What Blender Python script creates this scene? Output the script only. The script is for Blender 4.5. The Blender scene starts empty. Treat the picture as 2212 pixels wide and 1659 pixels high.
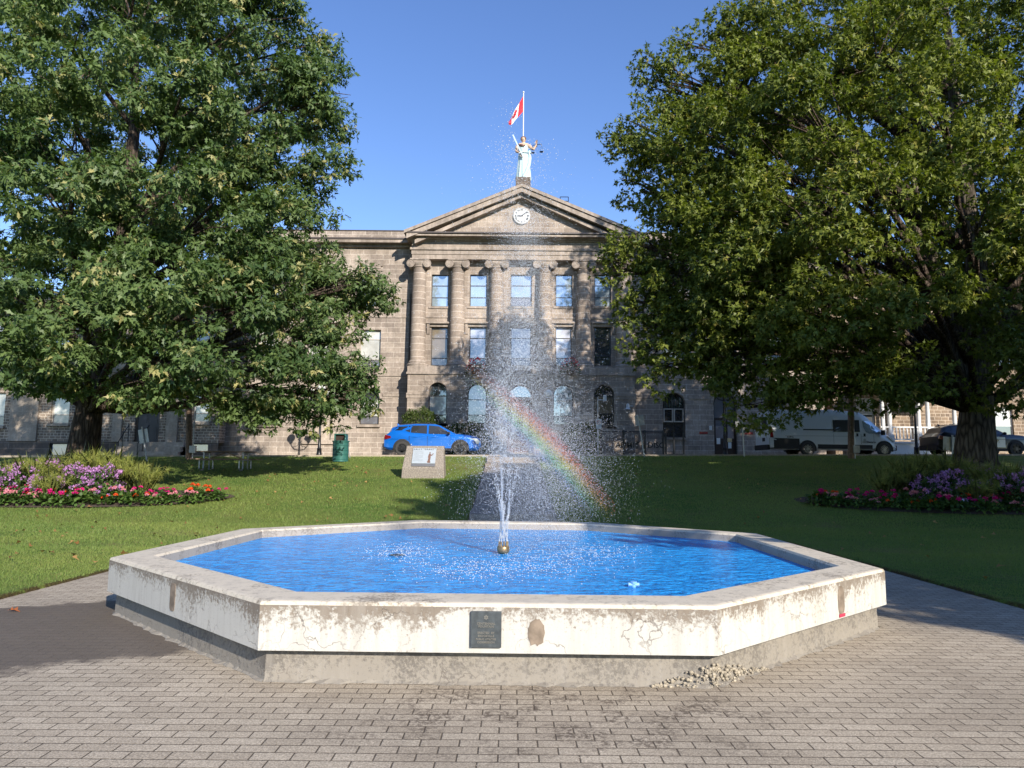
import bpy, bmesh, math, random
import numpy as np
from mathutils import Vector, Matrix
R_ = math.radians
rnd = random.Random(7)
nr = np.random.default_rng(11)
S = bpy.context.scene
COL = S.collection

# ------------------------------------------------------------------ camera
CAMZ = 1.565
FPX, PITCH, ROLL = 1550.0, 0.1145, 0.0085
_F = Vector((0, math.cos(PITCH), math.sin(PITCH)))
_R0 = Vector((1, 0, 0)); _U0 = _R0.cross(_F)
_R = _R0*math.cos(ROLL) + _U0*math.sin(ROLL)
_U = -_R0*math.sin(ROLL) + _U0*math.cos(ROLL)
cam = bpy.data.cameras.new('camera'); cam_o = bpy.data.objects.new('camera', cam); COL.objects.link(cam_o)
cam.sensor_width = 36; cam.lens = FPX/2212*36; cam.clip_end = 3000; cam.clip_start = .05
cam_o.matrix_world = Matrix(((_R.x, _U.x, -_F.x, 0), (_R.y, _U.y, -_F.y, 0), (_R.z, _U.z, -_F.z, CAMZ), (0, 0, 0, 1)))
S.camera = cam_o
def at(u, v, Y):
    d = _F + _R*((u-1106)/FPX) - _U*((v-829.5)/FPX)
    return Vector((0, 0, CAMZ)) + d*(Y/d.y)

# ------------------------------------------------------------------ world, sun, exposure
SUN_EL, SUN_AZ = 26.0, 29.0          # azimuth measured from straight behind the camera towards the right
sd = Vector((math.sin(R_(SUN_AZ))*math.cos(R_(SUN_EL)), -math.cos(R_(SUN_AZ))*math.cos(R_(SUN_EL)), math.sin(R_(SUN_EL))))
W = bpy.data.worlds.new('World'); S.world = W; W.use_nodes = True
wn = W.node_tree.nodes; wl = W.node_tree.links
sky = wn.new('ShaderNodeTexSky'); sky.sky_type = 'NISHITA'; sky.sun_disc = False
sky.sun_elevation = R_(SUN_EL); sky.sun_rotation = R_(180-SUN_AZ)
sky.air_density = 1.0; sky.dust_density = 0.0; sky.ozone_density = 3.0
bg = wn['Background']; bg.inputs[1].default_value = 0.15
hs = wn.new('ShaderNodeHueSaturation'); hs.inputs['Hue'].default_value = .512; hs.inputs['Saturation'].default_value = 1.12; wl.new(sky.outputs[0], hs.inputs['Color']); wl.new(hs.outputs[0], bg.inputs[0])
sun = bpy.data.lights.new('sun', 'SUN'); sun.energy = 5.0; sun.angle = R_(.55); sun.color = (1, .93, .82)
sun_o = bpy.data.objects.new('sun', sun); COL.objects.link(sun_o)
sun_o.rotation_euler = sd.to_track_quat('Z', 'Y').to_euler()
S.view_settings.view_transform = 'Standard'; S.view_settings.look = 'None'
S.view_settings.exposure = 0.62; S.view_settings.gamma = 1
S.cycles.max_bounces = 6; S.cycles.diffuse_bounces = 3; S.cycles.glossy_bounces = 3
S.cycles.transparent_max_bounces = 8; S.cycles.transmission_bounces = 4
S.cycles.use_denoising = True
S.cycles.caustics_reflective = False; S.cycles.caustics_refractive = False

# ------------------------------------------------------------------ mesh helpers
ORG = {}
class MB:
    def __init__(s): s.v = []; s.f = []; s.mi = []; s.cur = 0
    def add(s, vs, fs):
        b = len(s.v); s.v += [tuple(p) for p in vs]
        for f in fs: s.f.append(tuple(b+i for i in f)); s.mi.append(s.cur)
        return s
    def box(s, x0, x1, y0, y1, z0, z1):
        return s.add([(x0,y0,z0),(x1,y0,z0),(x1,y1,z0),(x0,y1,z0),(x0,y0,z1),(x1,y0,z1),(x1,y1,z1),(x0,y1,z1)],
              [(0,3,2,1),(4,5,6,7),(0,1,5,4),(1,2,6,5),(2,3,7,6),(3,0,4,7)])
    def obox(s, c, ax, ay, az):          # oriented box: centre and three half-axis vectors
        c, ax, ay, az = map(Vector, (c, ax, ay, az))
        P = [c+ax*i+ay*j+az*k for k in (-1,1) for (i,j) in ((-1,-1),(1,-1),(1,1),(-1,1))]
        return s.add(P, [(0,3,2,1),(4,5,6,7),(0,1,5,4),(1,2,6,5),(2,3,7,6),(3,0,4,7)])
    def quad(s, a, b, c, d): return s.add([a,b,c,d], [(0,1,2,3)])
    def prism(s, pts, axis, a, b):       # polygon in a plane, extruded along axis from a to b
        def P(p, t):
            return {'x': (t,p[0],p[1]), 'y': (p[0],t,p[1]), 'z': (p[0],p[1],t)}[axis]
        n = len(pts)
        return s.add([P(p,a) for p in pts]+[P(p,b) for p in pts],
              [tuple(range(n)), tuple(range(2*n-1,n-1,-1))]+[(i,i+n,(i+1)%n+n,(i+1)%n) for i in range(n)])
    def lathe(s, prof, c, seg=20, axis='z', sx=1, sy=1, cap=True):
        vs = []; fs = []
        for (r, h) in prof:
            for k in range(seg):
                a = 2*math.pi*k/seg; p = (r*math.cos(a)*sx, r*math.sin(a)*sy)
                vs.append({'z': (c[0]+p[0],c[1]+p[1],c[2]+h), 'y': (c[0]+p[0],c[1]+h,c[2]+p[1]), 'x': (c[0]+h,c[1]+p[0],c[2]+p[1])}[axis])
        for i in range(len(prof)-1):
            for k in range(seg):
                k2 = (k+1)%seg; fs.append((i*seg+k, i*seg+k2, (i+1)*seg+k2, (i+1)*seg+k))
        if cap:
            fs.append(tuple(range(seg-1,-1,-1))); m = (len(prof)-1)*seg; fs.append(tuple(m+k for k in range(seg)))
        return s.add(vs, fs)
    def tube(s, pts, rad, seg=8):
        pts = [Vector(p) for p in pts]
        if not hasattr(rad, '__len__'): rad = [rad]*len(pts)
        vs = []; fs = []; up = None
        for i, p in enumerate(pts):
            t = (pts[min(i+1,len(pts)-1)]-pts[max(i-1,0)]).normalized()
            if up is None: up = t.orthogonal().normalized()
            up = (up-t*up.dot(t)); up = up.normalized() if up.length > 1e-6 else t.orthogonal().normalized()
            w = t.cross(up)
            for k in range(seg):
                a = 2*math.pi*k/seg; vs.append(p+(up*math.cos(a)+w*math.sin(a))*rad[i])
        for i in range(len(pts)-1):
            for k in range(seg):
                k2 = (k+1)%seg; fs.append((i*seg+k, i*seg+k2, (i+1)*seg+k2, (i+1)*seg+k))
        fs.append(tuple(range(seg-1,-1,-1))); m = (len(pts)-1)*seg; fs.append(tuple(m+k for k in range(seg)))
        return s.add(vs, fs)
    def ball(s, c, rx, ry=None, rz=None, nu=14, nv=9):
        ry = ry or rx; rz = rz or rx
        prof = [(max(math.sin(math.pi*i/nv),.01), -math.cos(math.pi*i/nv)) for i in range(nv+1)]
        b = len(s.v); s.lathe(prof, (0,0,0), nu)
        for i in range(b, len(s.v)):
            x,y,z = s.v[i]; s.v[i] = (c[0]+x*rx, c[1]+y*ry, c[2]+z*rz)
        return s
    def loft(s, rings):
        n = len(rings[0]); vs = [p for r in rings for p in r]; fs = []
        for i in range(len(rings)-1):
            for k in range(n):
                k2 = (k+1)%n; fs.append((i*n+k, i*n+k2, (i+1)*n+k2, (i+1)*n+k))
        fs.append(tuple(range(n-1,-1,-1))); m = (len(rings)-1)*n; fs.append(tuple(m+k for k in range(n)))
        return s.add(vs, fs)
    def build(s, name, mat, parent=None, off=None, smooth=None, bevel=0):
        if off is None: off = ORG.get(parent.name, (0,0,0)) if parent else (0,0,0)
        ox, oy, oz = off
        me = bpy.data.meshes.new(name)
        me.from_pydata([(x-ox,y-oy,z-oz) for x,y,z in s.v], [], s.f)
        mats = mat if isinstance(mat, (list,tuple)) else [mat]
        for m in mats: me.materials.append(m)
        if len(mats) > 1: me.polygons.foreach_set('material_index', s.mi)
        bm = bmesh.new(); bm.from_mesh(me); bmesh.ops.recalc_face_normals(bm, faces=bm.faces); bm.to_mesh(me); bm.free()
        if smooth is not None:
            me.polygons.foreach_set('use_smooth', [True]*len(me.polygons)); me.set_sharp_from_angle(angle=R_(smooth))
        o = bpy.data.objects.new(name, me); COL.objects.link(o)
        if parent: o.parent = parent; ORG[o.name] = ORG.get(parent.name, (0,0,0))
        if bevel:
            m = o.modifiers.new('bevel', 'BEVEL'); m.width = bevel; m.segments = 2; m.limit_method = 'ANGLE'; m.angle_limit = R_(35)
        return o
def np_mesh(name, co, sizes, idx, mat, parent=None, off=(0,0,0), col=None, smooth=False):
    co = np.asarray(co, np.float32)-np.asarray(off, np.float32)
    me = bpy.data.meshes.new(name)
    me.vertices.add(len(co)); me.vertices.foreach_set('co', co.ravel())
    me.loops.add(len(idx)); me.loops.foreach_set('vertex_index', np.asarray(idx, np.int32))
    st = np.concatenate([[0], np.cumsum(sizes)[:-1]]).astype(np.int32)
    me.polygons.add(len(sizes)); me.polygons.foreach_set('loop_start', st); me.polygons.foreach_set('loop_total', np.asarray(sizes, np.int32))
    if smooth: me.polygons.foreach_set('use_smooth', np.ones(len(sizes), bool))
    me.update(calc_edges=True)
    if col is not None:
        a = me.color_attributes.new('tint', 'FLOAT_COLOR', 'POINT'); c = np.ones((len(co),4), np.float32); c[:, :3] = col; a.data.foreach_set('color', c.ravel())
    me.materials.append(mat)
    o = bpy.data.objects.new(name, me); COL.objects.link(o)
    if parent: o.parent = parent
    return o
def tag(o, label=None, cat=None, group=None, kind=None):
    if label: o['label'] = label
    if cat: o['category'] = cat
    if group: o['group'] = group
    if kind: o['kind'] = kind
    return o
def empty(name, loc, label, cat, group=None, rz=0):
    o = bpy.data.objects.new(name, None); COL.objects.link(o); o.location = loc; o.rotation_euler[2] = rz
    o.empty_display_size = .3
    if rz == 0: ORG[o.name] = tuple(loc)
    return tag(o, label, cat, group)
def copy_tree(o, parent=None):
    c = o.copy(); COL.objects.link(c)
    if parent: c.parent = parent
    for ch in list(o.children): copy_tree(ch, c)
    return c
def text_obj(name, body, size, mat, parent, loc, rot, ext=.004, bold=0, spacing=1, align='CENTER', line=1.0):
    cu = bpy.data.curves.new(name, 'FONT'); cu.body = body; cu.size = size; cu.extrude = ext; cu.align_x = align; cu.align_y = 'CENTER'
    cu.offset = bold; cu.space_character = spacing; cu.space_line = line; cu.resolution_u = 3
    t = bpy.data.objects.new('tmp', cu); COL.objects.link(t)
    dg = bpy.context.evaluated_depsgraph_get(); me = bpy.data.meshes.new_from_object(t.evaluated_get(dg)); me.name = name
    bpy.data.objects.remove(t); me.materials.clear(); me.materials.append(mat)
    o = bpy.data.objects.new(name, me); COL.objects.link(o); o.parent = parent; o.location = loc; o.rotation_euler = rot
    return o

# ------------------------------------------------------------------ material helpers
class NT:
    def __init__(s, name):
        s.m = bpy.data.materials.new(name); s.m.use_nodes = True; s.n = s.m.node_tree.nodes; s.l = s.m.node_tree.links
        s.p = s.n['Principled BSDF']
    def new(s, t, **k):
        n = s.n.new(t)
        for a, b in k.items(): setattr(n, a, b)
        return n
    def set(s, n, **k):
        for a, b in k.items():
            i = n.inputs[a.replace('_', ' ')]
            if hasattr(b, 'is_linked') or isinstance(b, bpy.types.NodeSocket): s.l.new(b, i)
            else: i.default_value = b
        return n
    def obj(s): return s.new('ShaderNodeTexCoord').outputs['Object']
    def noise(s, vec, scale, detail=4, rough=.55, dist=0):
        n = s.new('ShaderNodeTexNoise'); s.set(n, Scale=scale, Detail=detail, Roughness=rough, Distortion=dist)
        if vec is not None: s.l.new(vec, n.inputs['Vector'])
        return n.outputs['Fac']
    def ramp(s, fac, a, b, c0=(0,0,0,1), c1=(1,1,1,1)):
        n = s.new('ShaderNodeValToRGB'); s.l.new(fac, n.inputs[0]); e = n.color_ramp.elements
        e[0].position = a; e[1].position = b; e[0].color = c0; e[1].color = c1
        return n.outputs[0]
    def mix(s, fac, a, b, mode='MIX'):
        n = s.new('ShaderNodeMix', data_type='RGBA', blend_type=mode)
        for sock, val in ((n.inputs[0], fac), (n.inputs[6], a), (n.inputs[7], b)):
            if isinstance(val, bpy.types.NodeSocket): s.l.new(val, sock)
            elif isinstance(val, (int, float)) and sock != n.inputs[0]: sock.default_value = (val, val, val, 1)
            else: sock.default_value = val if not isinstance(val, tuple) or len(val) == 4 else (*val, 1)
        return n.outputs[2]
    def math(s, op, a, b=0.0, clamp=False):
        n = s.new('ShaderNodeMath', operation=op, use_clamp=clamp)
        for i, x in ((0, a), (1, b)):
            if isinstance(x, bpy.types.NodeSocket): s.l.new(x, n.inputs[i])
            else: n.inputs[i].default_value = x
        return n.outputs[0]
    def mapping(s, vec, scale=(1,1,1), loc=(0,0,0), rot=(0,0,0)):
        n = s.new('ShaderNodeMapping'); s.l.new(vec, n.inputs[0]); n.inputs['Scale'].default_value = scale; n.inputs['Location'].default_value = loc; n.inputs['Rotation'].default_value = rot
        return n.outputs[0]
    def sep(s, vec):
        n = s.new('ShaderNodeSeparateXYZ'); s.l.new(vec, n.inputs[0]); return n.outputs
    def comb(s, x, y, z=0.0):
        n = s.new('ShaderNodeCombineXYZ')
        for i, q in enumerate((x, y, z)):
            if isinstance(q, bpy.types.NodeSocket): s.l.new(q, n.inputs[i])
            else: n.inputs[i].default_value = q
        return n.outputs[0]
    def bump(s, h, strength=.3, dist=.01):
        n = s.new('ShaderNodeBump'); s.l.new(h, n.inputs['Height']); n.inputs['Strength'].default_value = strength; n.inputs['Distance'].default_value = dist
        s.l.new(n.outputs[0], s.p.inputs['Normal'])
    def base(s, c):
        if isinstance(c, bpy.types.NodeSocket): s.l.new(c, s.p.inputs['Base Color'])
        else: s.p.inputs['Base Color'].default_value = (*c, 1)
    def rough(s, r, spec=None):
        if isinstance(r, bpy.types.NodeSocket): s.l.new(r, s.p.inputs['Roughness'])
        else: s.p.inputs['Roughness'].default_value = r
        if spec is not None: s.p.inputs['Specular IOR Level'].default_value = spec
def M(name, c, r=.6, metal=0, var=.12, scale=6, spec=.5, coat=0):
    t = NT(name); t.rough(r, spec); t.p.inputs['Metallic'].default_value = metal; t.p.inputs['Coat Weight'].default_value = coat
    n = t.noise(t.obj(), scale, 5)
    a = tuple(x*(1-var) for x in c); b = tuple(min(1, x*(1+var)) for x in c)
    t.base(t.ramp(n, .3, .7, (*a,1), (*b,1)))
    return t.m
def brick_mat(name, c1, c2, mort, bw, rh, ms=.015, stain=.35, noise_d=.0, bump=.25, radial=False, squash=1.0, dark=(.62,.61,.6), hi=None):
    t = NT(name); o = t.obj(); x, y, z = t.sep(o)
    u = t.math('ADD', x, t.math('MULTIPLY', y, 1.0))
    if noise_d:
        d = t.noise(t.mapping(o, (1.2,1.2,1.2)), 3, 2)
        u = t.math('ADD', u, t.math('MULTIPLY', d, noise_d)); z = t.math('ADD', z, t.math('MULTIPLY', t.noise(o, 2.2, 2), noise_d*.6))
    vec = t.comb(u, z)
    b = t.new('ShaderNodeTexBrick', offset=.5, squash=squash, squash_frequency=3); t.l.new(vec, b.inputs['Vector'])
    b.inputs['Color1'].default_value = (*c1,1); b.inputs['Color2'].default_value = (*c2,1); b.inputs['Mortar'].default_value = (*mort,1)
    b.inputs['Scale'].default_value = 1; b.inputs['Mortar Size'].default_value = ms; b.inputs['Mortar Smooth'].default_value = .2
    b.inputs['Brick Width'].default_value = bw; b.inputs['Row Height'].default_value = rh; b.inputs['Bias'].default_value = 0
    big = t.noise(o, .55, 6, .62); fine = t.noise(o, 9, 6, .65); str_ = t.noise(t.mapping(o, (3,3,.25)), 1.3, 5)
    c = t.mix(t.ramp(big, .4, .68), b.outputs[0], t.mix(1.0, b.outputs[0], dark, 'MULTIPLY'))
    c = t.mix(stain, c, t.mix(1.0, c, t.ramp(str_, .35, .65, (.55,.53,.5,1), (1.15,1.12,1.1,1)), 'MULTIPLY'))
    c = t.mix(.55, c, t.mix(1.0, c, t.ramp(fine, .3, .7, (.65,.65,.65,1), (1.3,1.3,1.3,1)), 'MULTIPLY'))
    t.base(c); t.rough(.88, .25)
    h = t.math('ADD', t.math('MULTIPLY', b.outputs['Fac'], -1.0), t.math('MULTIPLY', fine, .9))
    t.bump(h, bump, .02)
    return t.m
stone = brick_mat('ashlar_stone', (.43,.362,.305), (.31,.258,.22), (.60,.53,.46), .82, .31, .014)
stone_portico = brick_mat('portico_ashlar', (.43,.36,.30), (.32,.265,.222), (.58,.51,.44), .95, .33, .012)
stone_trim = brick_mat('dressed_trim_stone', (.43,.365,.31), (.37,.315,.27), (.52,.45,.39), 1.6, 3.0, .008, stain=.6)
stone_col = brick_mat('column_drum_stone', (.40,.325,.265), (.25,.205,.17), (.62,.54,.46), 40, .40, .018, stain=.2, bump=.3)
rubble = brick_mat('coursed_rubble', (.36,.285,.22), (.2,.16,.13), (.58,.50,.41), .34, .165, .02, noise_d=.05, bump=.6, squash=.62)
rubble_r = brick_mat('squared_rubble', (.33,.245,.17), (.2,.15,.11), (.5,.41,.32), .42, .21, .022, noise_d=.05, bump=.6, squash=.7)
pil_stone = brick_mat('pilaster_stone', (.47,.40,.33), (.42,.355,.29), (.54,.47,.39), 1.1, .48, .008, stain=.4)
dark_stone = brick_mat('plinth_stone', (.17,.14,.12), (.14,.115,.1), (.3,.25,.21), 1.5, .35, .012)
roofm = M('roof_sheet', (.05,.05,.055), .6)
gutter = M('dark_flashing', (.07,.055,.05), .5)
black_metal = M('black_iron', (.012,.012,.013), .4, 0, .2)
white_paint = M('white_paint', (.66,.66,.65), .45, 0, .05)
frame_brown = M('brown_window_frame', (.06,.05,.042), .5)
frame_grey = M('pale_window_frame', (.42,.38,.33), .5)
frame_black = M('black_window_frame', (.02,.02,.022), .4)
green_shutter = M('green_shutter', (.03,.09,.06), .5)
door_dark = M('dark_door_paint', (.035,.022,.018), .4)
door_brown = M('brown_door', (.16,.075,.045), .5)
red_plate = M('red_plate', (.25,.03,.025), .5)
paper = M('paper', (.75,.75,.72), .7, 0, .06, 30)
paper_tan = M('tan_paper', (.6,.48,.25), .7)
grey_metal = M('galvanised_metal', (.38,.39,.4), .45, .6)
globe_glass = M('lamp_globe', (.8,.79,.74), .25, 0, .03)
def glass(name, base, refl, rough=.03):
    t = NT(name); o = t.obj()
    n = t.noise(o, 1.1, 3)
    t.base(t.ramp(n, .35, .65, (*[c*.8 for c in base],1), (*[min(1,c*1.2) for c in base],1))); t.rough(.5)
    g = t.new('ShaderNodeBsdfGlossy'); g.inputs['Roughness'].default_value = rough; g.inputs['Color'].default_value = (.9,.95,1,1)
    bmp = t.new('ShaderNodeBump'); bmp.inputs['Strength'].default_value = .03; bmp.inputs['Distance'].default_value = .05
    t.l.new(t.noise(o, .9, 2), bmp.inputs['Height']); t.l.new(bmp.outputs[0], g.inputs['Normal'])
    m = t.new('ShaderNodeMixShader'); m.inputs[0].default_value = refl
    t.l.new(t.p.outputs[0], m.inputs[1]); t.l.new(g.outputs[0], m.inputs[2]); t.l.new(m.outputs[0], t.n['Material Output'].inputs[0])
    return t.m
g_sky = glass('painted_sky_glass', (.30,.37,.42), .38)  # part of the sky's reflection is painted into the pale base colour
g_dark = glass('dark_glass', (.012,.014,.016), .22)
g_blind = glass('glass_over_pale_blind', (.50,.50,.47), .12)
g_blind2 = glass('glass_over_violet_blind', (.47,.49,.58), .18)
g_tan = glass('glass_over_tan_blind', (.16,.12,.07), .12)
g_grey = glass('glass_over_grey_panel', (.15,.15,.17), .12)
g_car = glass('tinted_car_glass', (.006,.007,.008), .05, .02)

# ------------------------------------------------------------------ ground
def sst(a, b, x):
    t = min(1, max(0, (x-a)/(b-a))); return t*t*(3-2*t)
def prof(Y):
    if Y < 16: return .03
    if Y < 19.2: return .03+.02*(Y-16)**2
    if Y < 32.5: return .2348+.128*(Y-19.2)
    z = .2348+.128*13.3
    if Y < 34: return z+.128*(Y-32.5)-.0427*(Y-32.5)**2
    return z+.096
def gz(x, Y): return prof(Y)+.010*max(-30, min(30, x))*sst(16, 34, Y)
xs = sorted(set([-420,-200,-90,-60]+[round(-45+i*1.0,3) for i in range(91)]+[60,90,200,420,-5.88,-5.82,5.82,5.88,-1.12,-1.06,1.16,1.22]))
ys = sorted(set([-420,-200,-90,-40,-20]+[round(-12+i*.5,3) for i in range(160)]+[15.56,15.62,80,120,200,420]))
V = []; Fq = []
for Y in ys:
    for x in xs:
        z = gz(x, Y)
        if Y < 15.6 and abs(x) < 5.85: z = -.08
        elif 15.6 < Y < 34 and -1.09 < x < 1.19: z -= .35
        elif abs(x) > 5.85 or Y > 15.6: z += .012*math.sin(x*1.7+Y*.9)*math.sin(Y*1.3)
        V.append((x, Y, z))
nx = len(xs)
for j in range(len(ys)-1):
    for i in range(nx-1): Fq.append((j*nx+i, j*nx+i+1, (j+1)*nx+i+1, (j+1)*nx+i))
t = NT('lawn_turf'); o = t.obj(); x, y, z = t.sep(o)
n1 = t.noise(o, .35, 4); n2 = t.noise(o, 3.5, 5, .65); n3 = t.noise(t.mapping(o, (40,18,40)), 1, 3, .7)
c = t.mix(t.ramp(n1, .35, .68), (.075,.145,.026,1), (.19,.22,.05,1))
c = t.mix(t.ramp(n2, .45, .72), c, (.15,.17,.05,1))
c = t.mix(.75, c, t.mix(1.0, c, t.ramp(n3, .28, .72, (.35,.4,.3,1), (1.5,1.5,1.4,1)), 'MULTIPLY'))
pat = t.ramp(t.math('MULTIPLY', t.noise(o, .9, 5, .6), t.noise(o, .22, 3)), .32, .40)
c = t.mix(t.math('MULTIPLY', pat, .5), c, (.2,.15,.07,1))
far = t.math('MULTIPLY', t.math('GREATER_THAN', y, 38.2), t.ramp(n2, .3, .55))
c = t.mix(far, c, t.mix(t.ramp(t.noise(o, 14, 4), .35, .65), (.2,.15,.09,1), (.32,.25,.15,1)))
edge = t.math('MULTIPLY', t.math('SUBTRACT', 1.0, t.math('MULTIPLY', t.math('ABSOLUTE', t.math('SUBTRACT', t.math('ABSOLUTE', x), 5.85)), 7.0), True), t.math('LESS_THAN', y, 15.7))
c = t.mix(t.math('MULTIPLY', edge, t.ramp(n2, .35, .5)), c, (.06,.035,.018,1))
t.base(c); t.rough(.9, .15)
t.bump(t.math('ADD', n3, t.math('MULTIPLY', n2, .6)), .9, .05)
turf = t.m
lawn = MB().add(V, Fq).build('lawn', turf, smooth=60); tag(lawn, kind='structure')

# paved plaza
t = NT('concrete_pavers'); o = t.obj()
b = t.new('ShaderNodeTexBrick', offset=.5); t.l.new(t.mapping(o, (1,1,1), (.06,.03,0)), b.inputs['Vector'])
b.inputs['Color1'].default_value = (.42,.365,.295,1); b.inputs['Color2'].default_value = (.345,.295,.235,1); b.inputs['Mortar'].default_value = (.10,.08,.06,1)
for k, q in (('Scale',1),('Mortar Size',.0055),('Mortar Smooth',.35),('Brick Width',.222),('Row Height',.104),('Bias',0)): b.inputs[k].default_value = q
agg = t.noise(o, 95, 3, .7); agg2 = t.new('ShaderNodeTexVoronoi'); agg2.inputs['Scale'].default_value = 130; t.l.new(o, agg2.inputs['Vector'])
big = t.noise(o, .7, 5, .6); med = t.noise(o, 5, 5, .6)
c = t.mix(.8, b.outputs[0], t.mix(1.0, b.outputs[0], t.ramp(agg, .34, .66, (.5,.48,.46,1), (1.5,1.5,1.45,1)), 'MULTIPLY'))
c = t.mix(t.ramp(agg2.outputs['Color'], .86, .95), c, (.42,.36,.29,1))
c = t.mix(.6, c, t.mix(1.0, c, t.ramp(t.noise(o, 42, 4, .75), .36, .64, (.66,.65,.63,1), (1.3,1.3,1.28,1)), 'MULTIPLY'))
c = t.mix(.7, c, t.mix(1.0, c, t.ramp(big, .35, .65, (.78,.76,.74,1), (1.12,1.1,1.08,1)), 'MULTIPLY'))
# grime that has settled in front of the basin
X, Y, Z = t.sep(o)
g1 = t.math('ADD', t.math('POWER', t.math('DIVIDE', t.math('SUBTRACT', X, .35), 1.7), 2), t.math('POWER', t.math('DIVIDE', t.math('SUBTRACT', Y, 4.75), .85), 2))
g1 = t.math('MULTIPLY', t.math('SUBTRACT', 1.25, g1, True), t.ramp(t.noise(o, 2.6, 6, .7), .47, .58))
g1 = t.math('MULTIPLY', g1, t.ramp(t.noise(o, 26, 5, .75), .46, .54))
c = t.mix(t.math('MULTIPLY', g1, .8), c, (.07,.05,.036,1))
# paving wetted by drifting spray, left of the basin
rx = t.math('ADD', t.math('MULTIPLY', t.math('ADD', X, 4.9), .86), t.math('MULTIPLY', t.math('SUBTRACT', Y, 6.6), .5))
ry = t.math('SUBTRACT', t.math('MULTIPLY', t.math('SUBTRACT', Y, 6.6), .86), t.math('MULTIPLY', t.math('ADD', X, 4.9), .5))
dd = t.math('ADD', t.math('POWER', t.math('DIVIDE', rx, 4.0), 2), t.math('POWER', t.math('DIVIDE', ry, 1.5), 2))
dd = t.math('ADD', dd, t.math('MULTIPLY', t.math('SUBTRACT', t.noise(o, 1.6, 6, .65), .5), 1.3))
wet = t.ramp(dd, .82, 1.05, (1,1,1,1), (0,0,0,1))
c = t.mix(wet, c, t.mix(1.0, c, (.40,.36,.33,1), 'MULTIPLY'))
c = t.mix(t.math('MULTIPLY', wet, .7), c, t.ramp(agg, .34, .66, (.075,.062,.052,1), (.17,.145,.12,1)))
t.base(c)
r = t.math('SUBTRACT', .85, t.math('MULTIPLY', wet, .25)); t.rough(r, .35)
h = t.math('ADD', t.math('MULTIPLY', b.outputs['Fac'], -1.6), t.math('ADD', t.math('MULTIPLY', agg, .5), t.math('MULTIPLY', med, .3)))
t.bump(h, .55, .008)
pavers = t.m
pl = MB()
pl.add([(x, y, 0) for y in (-40, -10, 15.6) for x in (-5.85, 5.85)], [(0,1,3,2),(2,3,5,4)])
pl.add([(-5.85,15.6,0),(5.85,15.6,0),(5.85,15.6,-.1),(-5.85,15.6,-.1)], [(0,1,2,3)])
tag(pl.build('paved_plaza', pavers), kind='structure')

# concrete garden path with steps
t = NT('path_concrete'); o = t.obj()
n = t.noise(o, 1.2, 6, .65); f = t.noise(o, 60, 3, .7)
c = t.ramp(n, .3, .7, (.19,.16,.135,1), (.30,.255,.215,1)); c = t.mix(.6, c, t.mix(1.0, c, t.ramp(f, .3, .7, (.6,.6,.6,1), (1.35,1.35,1.35,1)), 'MULTIPLY'))
t.base(c); t.rough(.9, .25); t.bump(f, .3, .006); path_m = t.m
def pz(Y):
    if Y < 17.9: return 0.03
    if Y < 18.5: return .19
    if Y < 18.7: return .35
    return max(.35, gz(0, Y)+.03)
pp = [(15.6,.004),(17.9,.03),(17.9,.19),(18.5,.2),(18.5,.36),(20.3,.43)]
Yq = 20.3
while Yq < 28.5: Yq += .8; pp.append((Yq, gz(0,Yq)+.035))
zt = gz(0, 34)
z28 = pp[-1][1]; Yl = pp[-1][0]
pp += [(Yl, z28+.14),(31.4, z28+.2),(31.4, zt-.06),(33.9, zt+.03)]
m = MB(); xl, xr = -1.06, 1.16
for (a, za), (b_, zb) in zip(pp[:-1], pp[1:]):
    m.add([(xl,a,za),(xr,a,za),(xr,b_,zb),(xl,b_,zb)], [(0,1,2,3)])
    if b_ > a:
        for xx in (xl, xr): m.add([(xx,a,za),(xx,b_,zb),(xx,b_,zb-.6),(xx,a,za-.6)], [(0,1,2,3)])
tag(m.build('garden_path', path_m), kind='structure')

# road, kerb, pavement
t = NT('asphalt'); o = t.obj(); n = t.noise(o, 1, 5); f = t.noise(o, 80, 2, .7)
c = t.ramp(n, .3, .7, (.045,.043,.042,1), (.075,.07,.066,1)); c = t.mix(.5, c, t.mix(1.0, c, t.ramp(f, .3, .7, (.6,.6,.6,1), (1.5,1.5,1.5,1)), 'MULTIPLY')); t.base(c); t.rough(.85, .3); t.bump(f, .3, .005)
asphalt = t.m
def strip(name, y0, y1, dz, mat, x0=-60, x1=60, thick=None):
    m = MB(); n = 60
    for i in range(n):
        a = x0+(x1-x0)*i/n; b2 = x0+(x1-x0)*(i+1)/n
        m.add([(a,y0,gz(a,y0+.3)+dz),(b2,y0,gz(b2,y0+.3)+dz),(b2,y1,gz(b2,y1)+dz),(a,y1,gz(a,y1)+dz)], [(0,1,2,3)])
        if thick:
            m.add([(a,y0,gz(a,y0+.3)+dz),(b2,y0,gz(b2,y0+.3)+dz),(b2,y0,gz(b2,y0)+dz-thick),(a,y0,gz(a,y0)+dz-thick)], [(0,1,2,3)])
            m.add([(a,y1,gz(a,y1)+dz),(b2,y1,gz(b2,y1)+dz),(b2,y1,gz(b2,y1)+dz-thick),(a,y1,gz(a,y1)+dz-thick)], [(0,1,2,3)])
    return tag(m.build(name, mat), kind='structure')
kerb_m = M('kerb_concrete', (.36,.3,.24), .85, 0, .2, 5)
strip('road', 34.0, 38.2, .018, asphalt)
strip('kerb', 33.75, 34.0, .08, kerb_m, thick=.4)
strip('pavement', 38.2, 42.3, .05, kerb_m, 7.5, 60, thick=.2)
strip('far_kerb', 38.2, 38.4, .06, kerb_m, -60, 7.45, thick=.2)

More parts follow.
